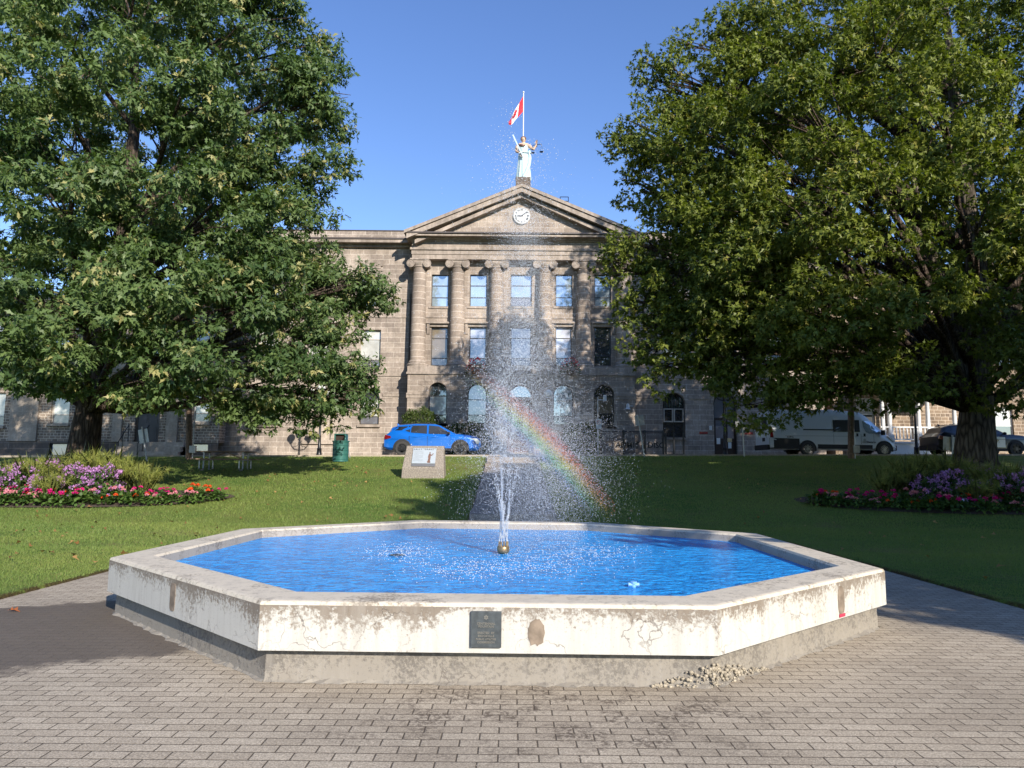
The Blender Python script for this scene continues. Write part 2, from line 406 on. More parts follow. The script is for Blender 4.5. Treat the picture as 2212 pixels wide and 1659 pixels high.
# ------------------------------------------------------------------ fountain
def paint_mat(name, base, under, zlo, zhi, amount, crack=True, flakes=False):
    t = NT(name); o = t.obj(); X, Y, Z = t.sep(o)
    n = t.noise(o, 2.2, 8, .68); f = t.noise(o, 34, 5, .7); s_ = t.noise(t.mapping(o, (7,7,.7)), 1.6, 6, .65)
    c = t.mix(t.ramp(n, .3, .7), (*[q*.93 for q in base],1), (*base,1))
    fall = t.ramp(Z, 0, 1)
    m1 = t.new('ShaderNodeMapRange'); t.l.new(Z, m1.inputs[0]); m1.inputs[1].default_value = zlo; m1.inputs[2].default_value = zhi; m1.inputs[3].default_value = 0; m1.inputs[4].default_value = 1
    fall = t.math('POWER', m1.outputs[0], 2.0)
    k = t.math('ADD', t.math('MULTIPLY', n, .46), t.math('ADD', t.math('MULTIPLY', f, .50), t.math('MULTIPLY', s_, .22)))
    k = t.math('ADD', k, t.math('MULTIPLY', fall, amount))
    mask = t.ramp(k, .68, .78)
    und = t.mix(t.ramp(f, .35, .65), (*[q*.7 for q in under],1), (*under,1))
    c = t.mix(t.math('MULTIPLY', mask, .85), c, und)
    sp_ = t.ramp(t.noise(o, 75, 3, .7), .62, .70); c = t.mix(t.math('MULTIPLY', sp_, .55), c, (*[q*.9 for q in under],1)); streak = t.ramp(s_, .48, .68)
    c = t.mix(t.math('MULTIPLY', streak, .42), c, (.33,.3,.26,1))
    h = t.math('MULTIPLY', mask, -1.0)
    if crack:
        v = t.new('ShaderNodeTexVoronoi', feature='DISTANCE_TO_EDGE'); v.inputs['Scale'].default_value = 1.7
        dv = t.new('ShaderNodeVectorMath', operation='ADD'); nn = t.new('ShaderNodeTexNoise'); nn.inputs['Scale'].default_value = 5; nn.inputs['Detail'].default_value = 5; t.l.new(o, nn.inputs['Vector'])
        sc = t.new('ShaderNodeVectorMath', operation='SCALE'); sc.inputs['Scale'].default_value = .35; t.l.new(nn.outputs['Color'], sc.inputs[0])
        t.l.new(o, dv.inputs[0]); t.l.new(sc.outputs[0], dv.inputs[1]); t.l.new(dv.outputs[0], v.inputs['Vector'])
        ck = t.ramp(v.outputs['Distance'], .002, .008, (1,1,1,1), (0,0,0,1))
        ck = t.math('MULTIPLY', ck, t.ramp(t.noise(o, 1.5, 3), .45, .6))
        c = t.mix(t.math('MULTIPLY', ck, .7), c, (.12,.1,.085,1)); h = t.math('SUBTRACT', h, ck)
    t.base(c); t.rough(.75, .3); t.bump(t.math('ADD', h, t.math('MULTIPLY', f, .5)), .45, .006)
    return t.m
pan_m = paint_mat('weathered_white_paint', (.53,.505,.455), (.17,.125,.085), .22, .585, .25)
cop_m = paint_mat('flaking_cream_paint', (.60,.53,.425), (.17,.13,.09), -1, 3, .42, crack=False)
pli_m = paint_mat('bare_plinth_concrete', (.27,.24,.20), (.13,.115,.1), -.6, .3, .17)
inn_m = paint_mat('stained_inner_concrete', (.36,.32,.28), (.16,.135,.115), -.2, .6, .1)
RIM = .585
pix = [(562,1297),(237,1203),(520,1142),(900,1123),(1283,1128),(1637,1152),(1911,1228),(1549,1308)]
def onz(u, v, z):
    a = at(u, v, 1.0); d = a-Vector((0,0,CAMZ)); k = (z-CAMZ)/d.z; return Vector((d.x*k, d.y*k))
outer = [onz(u, v, RIM) for u, v in pix]
ctr = sum(outer, Vector((0,0)))/8
def inset(poly, d):                                   # polygon is clockwise seen from above
    n = len(poly); out = []
    for i in range(n):
        p0, p1, p2 = poly[i-1], poly[i], poly[(i+1)%n]
        e1 = (p1-p0).normalized(); e2 = (p2-p1).normalized()
        n1 = Vector((e1.y,-e1.x)); n2 = Vector((e2.y,-e2.x))
        if n1.dot(ctr-p1) < 0: n1 = -n1
        if n2.dot(ctr-p1) < 0: n2 = -n2
        b2 = (n1+n2).normalized(); out.append(p1+b2*(d/max(.3, b2.dot(n1))))
    return out
PZ = at(562, 1405, outer[0].y).z
inner = inset(outer, .40); base_o = inset(outer, .085); base_i = inset(outer, .3)
fo = empty('fountain_basin', (ctr.x, ctr.y, 0), 'octagonal concrete fountain basin with flaking white panels and cream rim', 'fountain')
def ring(m, A, za, B, zb, seg=1, jag=0):
    n = len(A)
    for i in range(n):
        j = (i+1)%n
        m.add([(A[i].x,A[i].y,za),(A[j].x,A[j].y,za),(B[j].x,B[j].y,zb),(B[i].x,B[i].y,zb)], [(0,1,2,3)])
m = MB(); b1 = inset(outer, .012)
ring(m, outer, PZ, outer, RIM-.03); ring(m, base_o, PZ+.003, outer, PZ); m.build('panel_wall', pan_m, fo)
m = MB(); ring(m, outer, RIM-.0299, b1, RIM-.006); b2_ = inset(outer, .035); ring(m, b1, RIM-.006, b2_, RIM); b3 = inset(outer, .375); ring(m, b2_, RIM, b3, RIM); ring(m, b3, RIM, inner, RIM-.022)
m.build('coping', cop_m, fo)
m = MB(); ring(m, inner, RIM-.022, inner, .2); m.build('inner_wall', inn_m, fo)
m = MB(); pb = [p+(p-ctr).normalized()*.015 for p in base_o]; ring(m, base_o, PZ+.003, pb, -.05); m.build('plinth', pli_m, fo)
# rough mortar skirt and broken corner
rough_c = M('broken_concrete', (.35,.30,.225), .95, 0, .35, 28)
m = MB()
for i in range(8):
    A, B = pb[i], pb[(i+1)%8]; L = (B-A).length; n = int(L/.07); nrm = Vector(((B-A).y, -(B-A).x)).normalized()
    if nrm.dot(ctr-A) > 0: nrm = -nrm
    prev = None
    for k in range(n+1):
        p = A+(B-A)*(k/n); w = .012+.045*rnd.random()**2; q = p+nrm*w; hh = .012+.02*rnd.random()
        cur = (p-nrm*.01, q, hh)
        if prev: m.add([(prev[0].x,prev[0].y,prev[2]),(prev[1].x,prev[1].y,.001),(cur[1].x,cur[1].y,.001),(cur[0].x,cur[0].y,cur[2])], [(0,1,2,3)])
        prev = cur
m.build('mortar_skirt', pli_m, fo)
m = MB(); cnr = pb[7]; eA = (pb[0]-pb[7]).normalized(); eB = (pb[6]-pb[7]).normalized(); outw = (cnr-ctr).normalized()
for k in range(300):
    s_ = rnd.random()**1.3; d_ = eA*(s_*.45) if rnd.random() < .42 else eB*(s_*.75)
    hmax = .17*(1-s_)*(1-.3*rnd.random())+.01; zz_ = rnd.random()*hmax; p = cnr+d_+outw*(.004+.028*(1-zz_/.2)*rnd.random()); r_ = .005+.013*rnd.random()**2
    m.ball((p.x,p.y,max(.005, zz_)), r_, r_*.9, r_*.75, 6, 4)
m.build('broken_corner', rough_c, fo)
# recess and repair scars
def on_face(i, frac, z, lift):
    A, B = outer[i], outer[(i+1)%8]; p = A+(B-A)*frac; nrm = Vector(((B-A).y, -(B-A).x)).normalized()
    if nrm.dot(ctr-p) > 0: nrm = -nrm
    return Vector((p.x+nrm.x*lift, p.y+nrm.y*lift, z)), Vector((B-A).normalized().to_3d()), Vector((nrm.x, nrm.y, 0))
scar_m = M('bare_scar_concrete', (.2,.155,.115), .95, 0, .35, 14)
def scar(i, frac, zc, w, h, round_top, name='repair_scar', jag=.1):
    c, e, nr_ = on_face(i, frac, zc, .004); pts = []
    n = 26
    for k in range(n):
        a = 2*math.pi*k/n; ca, sa = math.cos(a), math.sin(a)
        q = 5 if not round_top else (2.2 if sa > 0 else 4)
        rr = (abs(ca)**q+abs(sa)**q)**(-1/q)*(1-jag*rnd.random())
        pts.append(c+e*(rr*ca*w/2)+Vector((0,0,rr*sa*h/2)))
    pts2 = [p-nr_*.03 for p in pts]; m = MB()
    m.add(pts+pts2, [tuple(range(n))]+[(k,(k+1)%n,(k+1)%n+n,k+n) for k in range(n)])
    return m.build(name, scar_m, fo)
scar(0, .48, .40, .115, .24, False, 'drain_recess', .03); scar(7, .393, .385, .125, .2, True, jag=.2); scar(6, .335, .395, .14, .26, True, jag=.12)
# (side 7 runs from the right corner to the left corner)
c, e, n_ = on_face(6, .335, .262, .006)
MB().obox(c, e*.055, n_*.004, (0,0,.014)).build('red_sticker', M('red_sticker', (.45,.04,.08), .5), fo)
plq_m = M('bronze_plaque', (.075,.085,.09), .45, .35, .3, 25)
plq_t = M('raised_letter_metal', (.2,.19,.165), .5, .3)
A = at(1018, 1318, outer[0].y); B = at(1083, 1396, outer[0].y)
pc, pe, pn = on_face(7, 1-((A.x+B.x)/2-outer[0].x)/(outer[7].x-outer[0].x), (A.z+B.z)/2, .012)
pw, ph = B.x-A.x, A.z-B.z
plq = MB().obox(pc, -pe*(pw/2), pn*.012, (0,0,ph/2)).build('plaque', plq_m, fo, bevel=.003)
fr = math.atan2(-pe.y, -pe.x)
def ptxt(s, dz, size): return text_obj('lettering', s, size, plq_t, plq, (pc+pn*.0135+Vector((0,0,dz))-Vector(ORG[fo.name])), (math.pi/2, 0, fr), .003, .0006, 1.06)
ptxt('CENTENNIAL', ph*.165, ph*.083); ptxt('FOUNTAIN', ph*.085, ph*.083)
for k, s in enumerate(('ERECTED  BY', 'BROCKVILLE', 'PUBLIC UTILITIES', 'COMMISSION')): ptxt(s, -ph*(.09+.087*k), ph*(.078 if k != 2 else .071))
m = MB(); ec = pc+pn*.014+Vector((0,0,ph*.34)); er = ph*.075
for k in range(6):
    a = math.pi/2+k*math.pi/3; d = -pe*math.cos(a)+Vector((0,0,math.sin(a))); s_ = d.cross(pn)
    m.add([ec+d*er*.12, ec+d*er*.55+s_*er*.3, ec+d*er, ec+d*er*.55-s_*er*.3], [(0,1,2,3)])
m.build('emblem', plq_t, plq)

t = NT('pool_water'); o = t.obj()
w1 = t.noise(t.mapping(o, (1,1.7,1)), 5.5, 4, .6, .6); w2 = t.noise(o, 17, 3, .6, .4)
t.base(t.mix(t.ramp(t.math('ADD', t.math('MULTIPLY', w1, .6), t.math('MULTIPLY', w2, .4)), .38, .62), (.006,.16,.50,1), (.035,.40,.95,1))); t.rough(.16, .4); t.p.inputs['IOR'].default_value = 1.33  # ripple lights and darks are painted into the blue base colour
t.bump(t.math('ADD', w1, t.math('MULTIPLY', w2, .35)), .9, .12)
water_m = t.m
WZ = .47
wi = inset(outer, .39)
m = MB(); N = 44
m.add([(p.x,p.y,WZ) for p in wi], [tuple(range(8))]); wat = m.build('fountain_water', water_m); tag(wat, kind='structure')
NZ = Vector((at(1087, 1200, 9.25).x, 9.25, WZ))
brass = M('weathered_brass', (.30,.21,.11), .4, .7, .3, 20)
fn = empty('fountain_nozzle', NZ, 'brass fountain nozzle with ring of jets standing in the blue water', 'fountain nozzle')
MB().lathe([(.035,-.3),(.035,.0),(.065,.012),(.078,.03),(.078,.085),(.07,.095),(.03,.096)], NZ, 20).build('nozzle_head', brass, fn, smooth=40)
m = MB()
for k in range(9):
    a = 2*math.pi*k/9; m.lathe([(.011,.09),(.011,.15),(.006,.155)], (NZ.x+.055*math.cos(a), NZ.y+.055*math.sin(a), NZ.z), 7)
m.build('jet_tip', brass, fn)
dr = at(860, 1205, 9.1)
tag(MB().lathe([(.1,-.02),(.1,.004),(.07,.012)], (dr.x, 9.0, WZ), 18).build('drain_cover', M('dark_drain', (.03,.05,.08), .5)), 'round dark drain cover at the waterline left of the nozzle', 'drain cover')
fx = onz(1369, 1268, WZ)
f2 = empty('water_fitting', (fx.x, fx.y, WZ), 'small blue plastic fitting poking out of the water near the front rim', 'pipe fitting')
bl_p = M('pale_blue_plastic', (.2,.42,.75), .4)
MB().lathe([(.02,-.1),(.02,.03),(.03,.032),(.03,.05)], (fx.x, fx.y, WZ), 10).build('pipe', bl_p, f2)
MB().lathe([(.018,-.05),(.018,.05)], (fx.x, fx.y, WZ+.022), 8, 'x').build('elbow', bl_p, f2)
# ------------------------------------------------------------------ courthouse
YP, YC, YB, YWG = 42.55, 43.15, 43.42, 43.85       # ground-storey front, column axes, wall behind columns, wing front
XC = at(1126, 680, YP).x
def zz(v, Y, u=900): return at(u, v, Y).z
def xx(u, v, Y): return at(u, v, Y).x
BZ = 1.7
GROUND = gz(0, 42)
ct = empty('courthouse', (XC, YP, BZ), 'brown stone courthouse with six ionic columns and a clock in its pediment', 'courthouse')
def wall(m, x0, x1, z0, z1, y, ops, depth):
    """front faces of a wall with openings (a,b,c,d,rise) and their reveals"""
    xs_ = sorted(set([x0,x1]+[q for o_ in ops for q in o_[:2]]))
    xs_ = [q for q in xs_ if x0 <= q <= x1]
    for a, b in zip(xs_[:-1], xs_[1:]):
        cov = sorted([(o_[2], o_[3]) for o_ in ops if o_[0] <= a+1e-6 and o_[1] >= b-1e-6])
        z = z0
        for c, d in cov+[(z1, None)]:
            if c > z+1e-5: m.quad((a,y,z),(b,y,z),(b,y,c),(a,y,c))
            if d is not None: z = d
    for a, b, c, d, r in ops:
        zs = d-r; cx = (a+b)/2; hw = (b-a)/2
        m.quad((a,y,c),(a,y+depth,c),(a,y+depth,zs),(a,y,zs)); m.quad((b,y,c),(b,y+depth,c),(b,y+depth,zs),(b,y,zs))
        m.quad((a,y,c),(b,y,c),(b,y+depth,c),(a,y+depth,c))
        if r <= 0: m.quad((a,y,d),(b,y,d),(b,y+depth,d),(a,y+depth,d)); continue
        n = 14; P = [(cx-hw*math.cos(math.pi*k/n), zs+r*math.sin(math.pi*k/n)) for k in range(n+1)]
        for p, q in zip(P[:-1], P[1:]):
            m.quad((p[0],y,p[1]),(q[0],y,q[1]),(q[0],y,d),(p[0],y,d))
            m.quad((p[0],y,p[1]),(q[0],y,q[1]),(q[0],y+depth,q[1]),(p[0],y+depth,p[1]))
def outline(a, b, c, d, r, inset_=0):
    a += inset_; b -= inset_; c += inset_; d -= inset_
    if r <= 0: return [(a,c),(b,c),(b,d),(a,d)]
    zs = d-r+inset_*0; cx = (a+b)/2; hw = (b-a)/2; rr = d-zs
    return [(a,c),(b,c)]+[(cx+hw*math.cos(math.pi*k/14), zs+rr*math.sin(math.pi*k/14)) for k in range(15)]
def frame_ring(m, op, y0, y1, w):
    A = outline(*op); B = outline(*op, w); n = len(A)
    for i in range(n):
        j = (i+1)%n
        m.add([(A[i][0],y0,A[i][1]),(A[j][0],y0,A[j][1]),(B[j][0],y0,B[j][1]),(B[i][0],y0,B[i][1]),
               (A[i][0],y1,A[i][1]),(A[j][0],y1,A[j][1]),(B[j][0],y1,B[j][1]),(B[i][0],y1,B[i][1])], [(0,1,2,3),(3,2,6,7),(0,4,5,1),(4,7,6,5)])
def window(op, y, panes, fm, bars=(), mull=(), sill=True, fw=.065, parent=None, name='window', sillm=None):
    """panes: list of (z fraction from, to, material); bars: z fractions; mull: (x fraction, zf0, zf1)"""
    parent = parent or ct
    a, b, c, d, r = op; m = MB(); frame_ring(m, op, y-.035, y+.05, fw); H = d-c
    for f_ in bars: m.box(a+fw*.9, b-fw*.9, y-.028, y+.04, c+H*f_-.024, c+H*f_+.024)
    for f_, z0_, z1_ in mull: m.box(a+(b-a)*f_-.022, a+(b-a)*f_+.022, y-.026, y+.038, c+H*z0_, c+H*z1_)
    w = m.build(name, fm, parent)
    for z0_, z1_, gm in panes:
        m = MB()
        if z1_ >= .999 and r > 0:
            P = [p for p in outline(a, b, c+H*z0_, d, r, .01)]; m.add([(p[0],y,p[1]) for p in P], [tuple(range(len(P)))])
        else: m.quad((a+.01,y,c+H*z0_),(b-.01,y,c+H*z0_),(b-.01,y,c+H*z1_),(a+.01,y,c+H*z1_))
        m.build('pane', gm, w)
    if sill: MB().box(a-.1, b+.1, y-.36, y-.04, c-.16, c-.004).build('sill', sillm or stone_trim, w)
    return w
# ---- heights
z_ledge = zz(791, YP); z_ledge_b = zz(808, YP)
z_col0 = z_ledge; z_arch = zz(557, YC-.5); z_arch_t = zz(533, YC-.5); z_fri_t = zz(519, YC-.5); z_cor = zz(499, YC-1.1); 
capx = [xx(u, 566, YC) for u in (907,990,1074,1177,1260,1345)]
xl_p, xr_p = xx(881, 800, YP), xx(1371, 800, YP)
# ---- ground storey of the portico
def opx(u0, u1, v0, v1, Y, arch=True, us=None):
    uu = us or (u0+u1)/2; a = at(u0, (v0+v1)/2, Y).x; b = at(u1, (v0+v1)/2, Y).x
    return (a, b, at(uu, v1, Y).z, at(uu, v0, Y).z, (b-a)/2 if arch else 0)
gops = [opx(925,965,826,915,YP), opx(1009,1051,828,915,YP), opx(1096,1151,829,965,YP), opx(1195,1239,830,918,YP), opx(1283,1327,831,920,YP)]
gops[2] = (gops[2][0], gops[2][1], GROUND+.35, gops[2][3], gops[2][4])
m = MB(); wall(m, xl_p, xr_p, BZ, z_ledge_b, YP, gops, .42)
m.quad((xl_p,YP,BZ),(xl_p,YB,BZ),(xl_p,YB,z_ledge_b),(xl_p,YP,z_ledge_b)); m.quad((xr_p,YP,BZ),(xr_p,YB,BZ),(xr_p,YB,z_ledge_b),(xr_p,YP,z_ledge_b))
m.build('wall', stone_portico, ct)
m = MB(); m.box(xl_p-.08, xr_p+.08, YP-.09, YB+.1, z_ledge_b+.002, z_ledge_b+.12); m.box(xl_p-.03, xr_p+.03, YP-.04, YB+.1, z_ledge_b+.12, z_ledge)
m.build('ledge', stone_trim, ct)
zi = zz(852, YP); m = MB()
spans = [xl_p-.06]+[q for o_ in gops for q in (o_[0]-.05, o_[1]+.05)]+[xr_p+.06]
for k in range(0, len(spans), 2):
    MB().box(spans[k], spans[k+1], YP-.07, YP+.03, zi-.02, zi+.09).box(spans[k], spans[k+1], YP-.035, YP+.03, zi-.2, zi-.021).build('impost_band', stone_trim, ct)
def voussoirs(m, op, y, depth=.0):
    a, b, c, d, r = op; cx = (a+b)/2; zs = d-r; n = 9
    for k in range(n):
        t0 = math.pi*(k+.02)/n; t1 = math.pi*(k+.98)/n
        def P(t_, rr): return (cx-rr*math.cos(t_), zs+rr*math.sin(t_))
        h0 = r+.02; h1 = r+(.62 if k != n//2 else .72)
        q = [P(t0,h0),P((t0+t1)/2,h0+.004),P(t1,h0),P(t1,h1),P(t0,h1)]
        m.prism(q, 'y', y-.018, y+.01)
m = MB()
for o_ in gops: voussoirs(m, o_, YP)
m.build('arch_stones', stone_portico, ct)
yw = YP+.36
def ell(m, cx, cz, r, y0, y1):
    pass
window(gops[0], yw, [(0,.22,g_dark),(.22,.68,g_blind),(.68,1,g_dark)], frame_brown, (.22,.68), [(.5,.68,.98)])
window(gops[1], yw, [(0,.22,g_grey),(.22,1,g_blind2)], frame_brown, (.22,.6))
window(gops[3], yw, [(0,.22,g_grey),(.22,1,g_sky)], frame_brown, (.22,.6))
window(gops[4], yw, [(0,.3,g_dark),(.3,.72,g_tan),(.72,1,g_dark)], frame_black, (.3,.72), [(.5,.72,.98)])
# entrance doorway
a, b, c, d, r = gops[2]; zf = d-r; yd = YP+.4
m = MB(); frame_ring(m, gops[2], yd-.05, yd+.05, .1); m.box(a+.08, b-.08, yd-.05, yd+.05, zf-.16, zf-.02); cxm = (a+b)/2
m.box(cxm-.05, cxm+.05, yd-.045, yd+.04, c+.05, zf-.16)
ent = m.build('entrance_door', door_brown, ct)
m = MB(); P = outline(a+.12, b-.12, zf, d-.1, r-.1); m.add([(p[0],yd,p[1]) for p in P], [tuple(range(len(P)))]); m.build('fanlight', g_sky, ent)
for s_ in (-1, 1):
    x0_, x1_ = (a+.1, cxm-.05) if s_ < 0 else (cxm+.05, b-.1)
    m = MB(); m.box(x0_, x1_, yd, yd+.05, c+.02, zf-.16)
    lf = m.build('door_leaf', door_brown, ent)
    m = MB(); m.quad((x0_+.14,yd-.008,c+1.1),(x1_-.14,yd-.008,c+1.1),(x1_-.14,yd-.008,zf-.4),(x0_+.14,yd-.008,zf-.4)); m.build('door_glass', g_tan, ent)
    MB().box((x0_+x1_)/2-.12, (x0_+x1_)/2+.12, yd-.02, yd-.01, c+1.15, c+1.5).build('paper_notice', paper, ent)
    MB().box(cxm+s_*.1-.015, cxm+s_*.1+.015, yd-.06, yd-.01, c+.9, c+1.15).build('door_handle', grey_metal, ent)
m = MB()
for k in range(4): m.box(cxm-1.7-.0*k, cxm+1.7, YP-1.35+.33*k, YP-.001+.0*k, GROUND-.3, GROUND+.02+.085*(k+1))
m.build('entrance_steps', kerb_m, ct)
# ---- wall behind the columns
w2 = [opx(u0,u1,593,662,YB,False) for u0,u1 in ((932,969),(1015,1052),(1103,1149),(1200,1237),(1284,1320))]
w1 = [opx(u0,u1,707,790,YB,False) for u0,u1 in ((931,967),(1014,1050),(1103,1147),(1200,1235),(1284,1320))]
w1 = [(a,b,max(c, z_ledge+.02),d,r) for a,b,c,d,r in w1]
ztop_b = z_arch+.3
m = MB(); wall(m, xl_p+.1, xr_p-.1, z_ledge, ztop_b, YB, w1+w2, .2)
for x_ in (xl_p+.1, xr_p-.1): m.quad((x_,YB,z_ledge),(x_,YB+3,z_ledge),(x_,YB+3,ztop_b),(x_,YB,ztop_b))
m.build('wall', stone_portico, ct)
m = MB(); zs_ = zz(683, YB)
m.box(xl_p+.1, xr_p-.1, YB-.05, YB+.02, zs_-.09, zs_+.02)
m.build('string_course', stone_trim, ct)
tops = [[(0,.28,g_sky),(.28,.62,g_sky),(.62,1,g_sky)]]*5
for k, o_ in enumerate(w2):
    ps = [(0,.3,g_grey if k == 2 else g_sky),(.3,.66,g_sky),(.66,1,g_sky)]
    w = window(o_, YB+.17, ps, frame_brown, (.29,.66) , sill=False, fw=.05)
    MB().box(o_[0]-.14, o_[1]+.14, YB-.06, YB+.13, o_[2]-.13, o_[2]-.003).build('sill', stone_trim, w)
lowp = [[(0,.2,g_grey),(.2,.72,g_tan),(.72,1,g_tan)], [(0,.2,g_grey),(.2,1,g_blind2)], [(0,.2,g_grey),(.2,1,g_blind2)], [(0,.2,g_grey),(.2,1,g_blind2)], [(0,.27,g_dark),(.27,1,g_dark)]]
for k, o_ in enumerate(w1):
    w = window(o_, YB+.17, lowp[k], frame_black if k == 4 else frame_brown, (.2 if k < 4 else .27, .72), sill=False, fw=.05)
    a, b, c, d, r = o_; m = MB()
    m.box(a-.38, b+.38, YB-.26, YB+.05, d+.2, d+.28); m.box(a-.31, b+.31, YB-.17, YB+.05, d+.281, d+.33); m.box(a-.28, b+.28, YB-.1, YB+.05, d+.02, d+.199)
    for xq in (a-.27, b+.09):
        m.prism([(YB+.02, d+.19),(YB-.2, d+.19),(YB-.16, d-.05),(YB-.06, d-.42),(YB+.02, d-.48)], 'x', xq, xq+.17)
    m.build('window_hood', stone_trim, w)
# ---- columns
for k, cx in enumerate(capx):
    H = z_arch-z_col0; m = MB()
    r0, r1 = .46, .385
    pr = [(r0+.0, .42)]+[(r0-(r0-r1)*(q**1.7), .42+(H-.42-.52)*q) for q in [i/10 for i in range(1,11)]]
    m.lathe(pr, (cx, YC, z_col0), 32)
    cl = m.build('column', stone_col, ct, smooth=40)
    m = MB(); m.lathe([(r0+.17,.0),(r0+.17,.1),(r0+.19,.14),(r0+.16,.2),(r0+.07,.24),(r0+.09,.3),(r0+.07,.36),(r0+.0,.43)], (cx, YC, z_col0+.002), 32)
    m.build('column_base', stone_trim, cl, smooth=35)
    m = MB(); zt_ = z_col0+H-.52
    m.lathe([(r1+.0,0),(r1+.05,.02),(r1+.05,.06),(r1+.02,.08),(r1+.12,.24),(r1+.12,.3)], (cx, YC, zt_), 28)
    m.box(cx-.5, cx+.5, YC-.44, YC+.44, zt_+.3, zt_+.42); m.box(cx-.54, cx+.54, YC-.5, YC+.5, zt_+.421, zt_+.519)
    for s_ in (-1, 1):
        vx = cx+s_*.5
        m.lathe([(.02,-.03),(.07,-.03),(.07,.0),(.1,.0),(.1,-.02),(.17,-.025),(.175,.0),(.21,.0),(.22,-.035),(.25,-.03),(.25,.02),(.17,.2),(.14,.42),(.17,.62),(.25,.82),(.25,.87)], (vx, YC-.45, zt_+.2), 20, 'y')
    m.build('capital', stone_trim, cl, smooth=40)
# ---- entablature
xe0, xe1 = capx[0]-.45, capx[-1]+.45
ye = YC-.3
m = MB(); h3 = z_arch_t-z_arch
m.box(xe0, xe1, ye, YB+2, z_arch, z_arch+h3*.42); m.box(xe0-.04, xe1+.04, ye-.04, YB+2, z_arch+h3*.4201, z_arch+h3*.8); m.box(xe0-.12, xe1+.12, ye-.12, YB+2, z_arch+h3*.801, z_arch_t)
m.build('architrave', stone_trim, ct)
MB().box(xe0-.02, xe1+.02, ye-.02, YB+2, z_arch_t+.001, z_fri_t).build('frieze', stone_portico, ct)
zc0 = z_fri_t; hC = z_cor-zc0
XCc = (xe0+xe1)/2; xo = xx(877, 500, ye-.75); ov = xe0-xo; xo2 = xe1+ov
m = MB(); m.box(xe0-.1, xe1+.1, ye-.12, YB+2, zc0+.001, zc0+hC*.22)
m.box(xe0-.22, xe1+.22, ye-.3, YB+2, zc0+hC*.2201, zc0+hC*.42)
m.box(xo+.12, xo2-.12, ye-.66, YB+2, zc0+hC*.4201, zc0+hC*.78)
m.build('cornice', stone_trim, ct)
m = MB(); m.box(xo+.02, xo2-.02, ye-.76, YB+2.4, zc0+hC*.7801, z_cor); m.build('eaves_flashing', gutter, ct)
# pediment: tympanum and raking cornices
apex = at(1129, 400, ye-.7); zap = apex.z; xm = (xo+xo2)/2; rise = zap-z_cor
def rake(y0, y1, xoff, lo, hi, mat_name, mm):
    m = MB()
    for s_ in (-1, 1):
        xa = xo+xoff if s_ < 0 else xo2-xoff
        m.add([(xa,y0,z_cor+lo),(xm,y0,zap+lo),(xm,y0,zap+hi),(xa,y0,z_cor+hi),(xa,y1,z_cor+lo),(xm,y1,zap+lo),(xm,y1,zap+hi),(xa,y1,z_cor+hi)],
              [(0,1,2,3),(4,7,6,5),(0,4,5,1),(1,5,6,2),(2,6,7,3),(3,7,4,0)])
    return m.build(mat_name, mm, ct)
rake(ye-.8, YB+2, -.12, -.12, .08, 'raking_gutter', stone_trim)
rake(ye-.72, YB+2, .02, -.42, -.121, 'raking_cornice', stone_trim)
rake(ye-.45, YB+2, .5, -.66, -.421, 'raking_bed_mould', stone_trim)
m = MB(); m.add([(xo+.9,ye,z_cor),(xo2-.9,ye,z_cor),(xm,ye,zap-.5)], [(0,1,2)]); m.build('pediment_wall', stone_portico, ct)
m = MB()
for s_ in (-1, 1):
    xa = xo-.1 if s_ < 0 else xo2+.1
    m.add([(xa,ye-.78,z_cor+.095),(xm,ye-.78,zap+.095),(xm,YB+14,zap+.095),(xa,YB+14,z_cor+.095)], [(0,1,2,3)])
m.build('roof', roofm, ct)
# clock
cc = at(1127, 466, ye-.12); cr = at(1145.5, 466, ye-.12).x-cc.x
ck = MB().lathe([(cr,.0),(cr,.1),(cr*.93,.13),(cr*.9,.1),(.02,.1)], (cc.x, ye-.001, cc.z), 40, 'y'); 
for i in range(len(ck.v)): ck.v[i] = (ck.v[i][0], 2*(ye-.001)-ck.v[i][1], ck.v[i][2])
clk = ck.build('clock', white_paint, ct, smooth=30)
yk = ye-.105
m = MB()
for hh, L, w in ((268, .5, .035), (52, .78, .028)):
    a = R_(90-hh) if False else R_(hh); d = Vector((math.sin(a), 0, math.cos(a))); s_ = Vector((d.z, 0, -d.x)); c0 = Vector((cc.x, yk-.02, cc.z))
    m.obox(c0+d*cr*(L*.5-.06), d*cr*(L*.5+.06), s_*w, (0,.008,0))
m.build('clock_hand', black_metal, clk)
for k, s_ in enumerate(('XII','I','II','III','IIII','V','VI','VII','VIII','IX','X','XI')):
    a = R_(30*k)
    text_obj('numeral', s_, cr*.27, black_metal, clk, (cc.x+math.sin(a)*cr*.72-ORG[ct.name][0], yk-.006-ORG[ct.name][1], cc.z+math.cos(a)*cr*.72-ORG[ct.name][2]), (math.pi/2, a, 0), .003, .006)
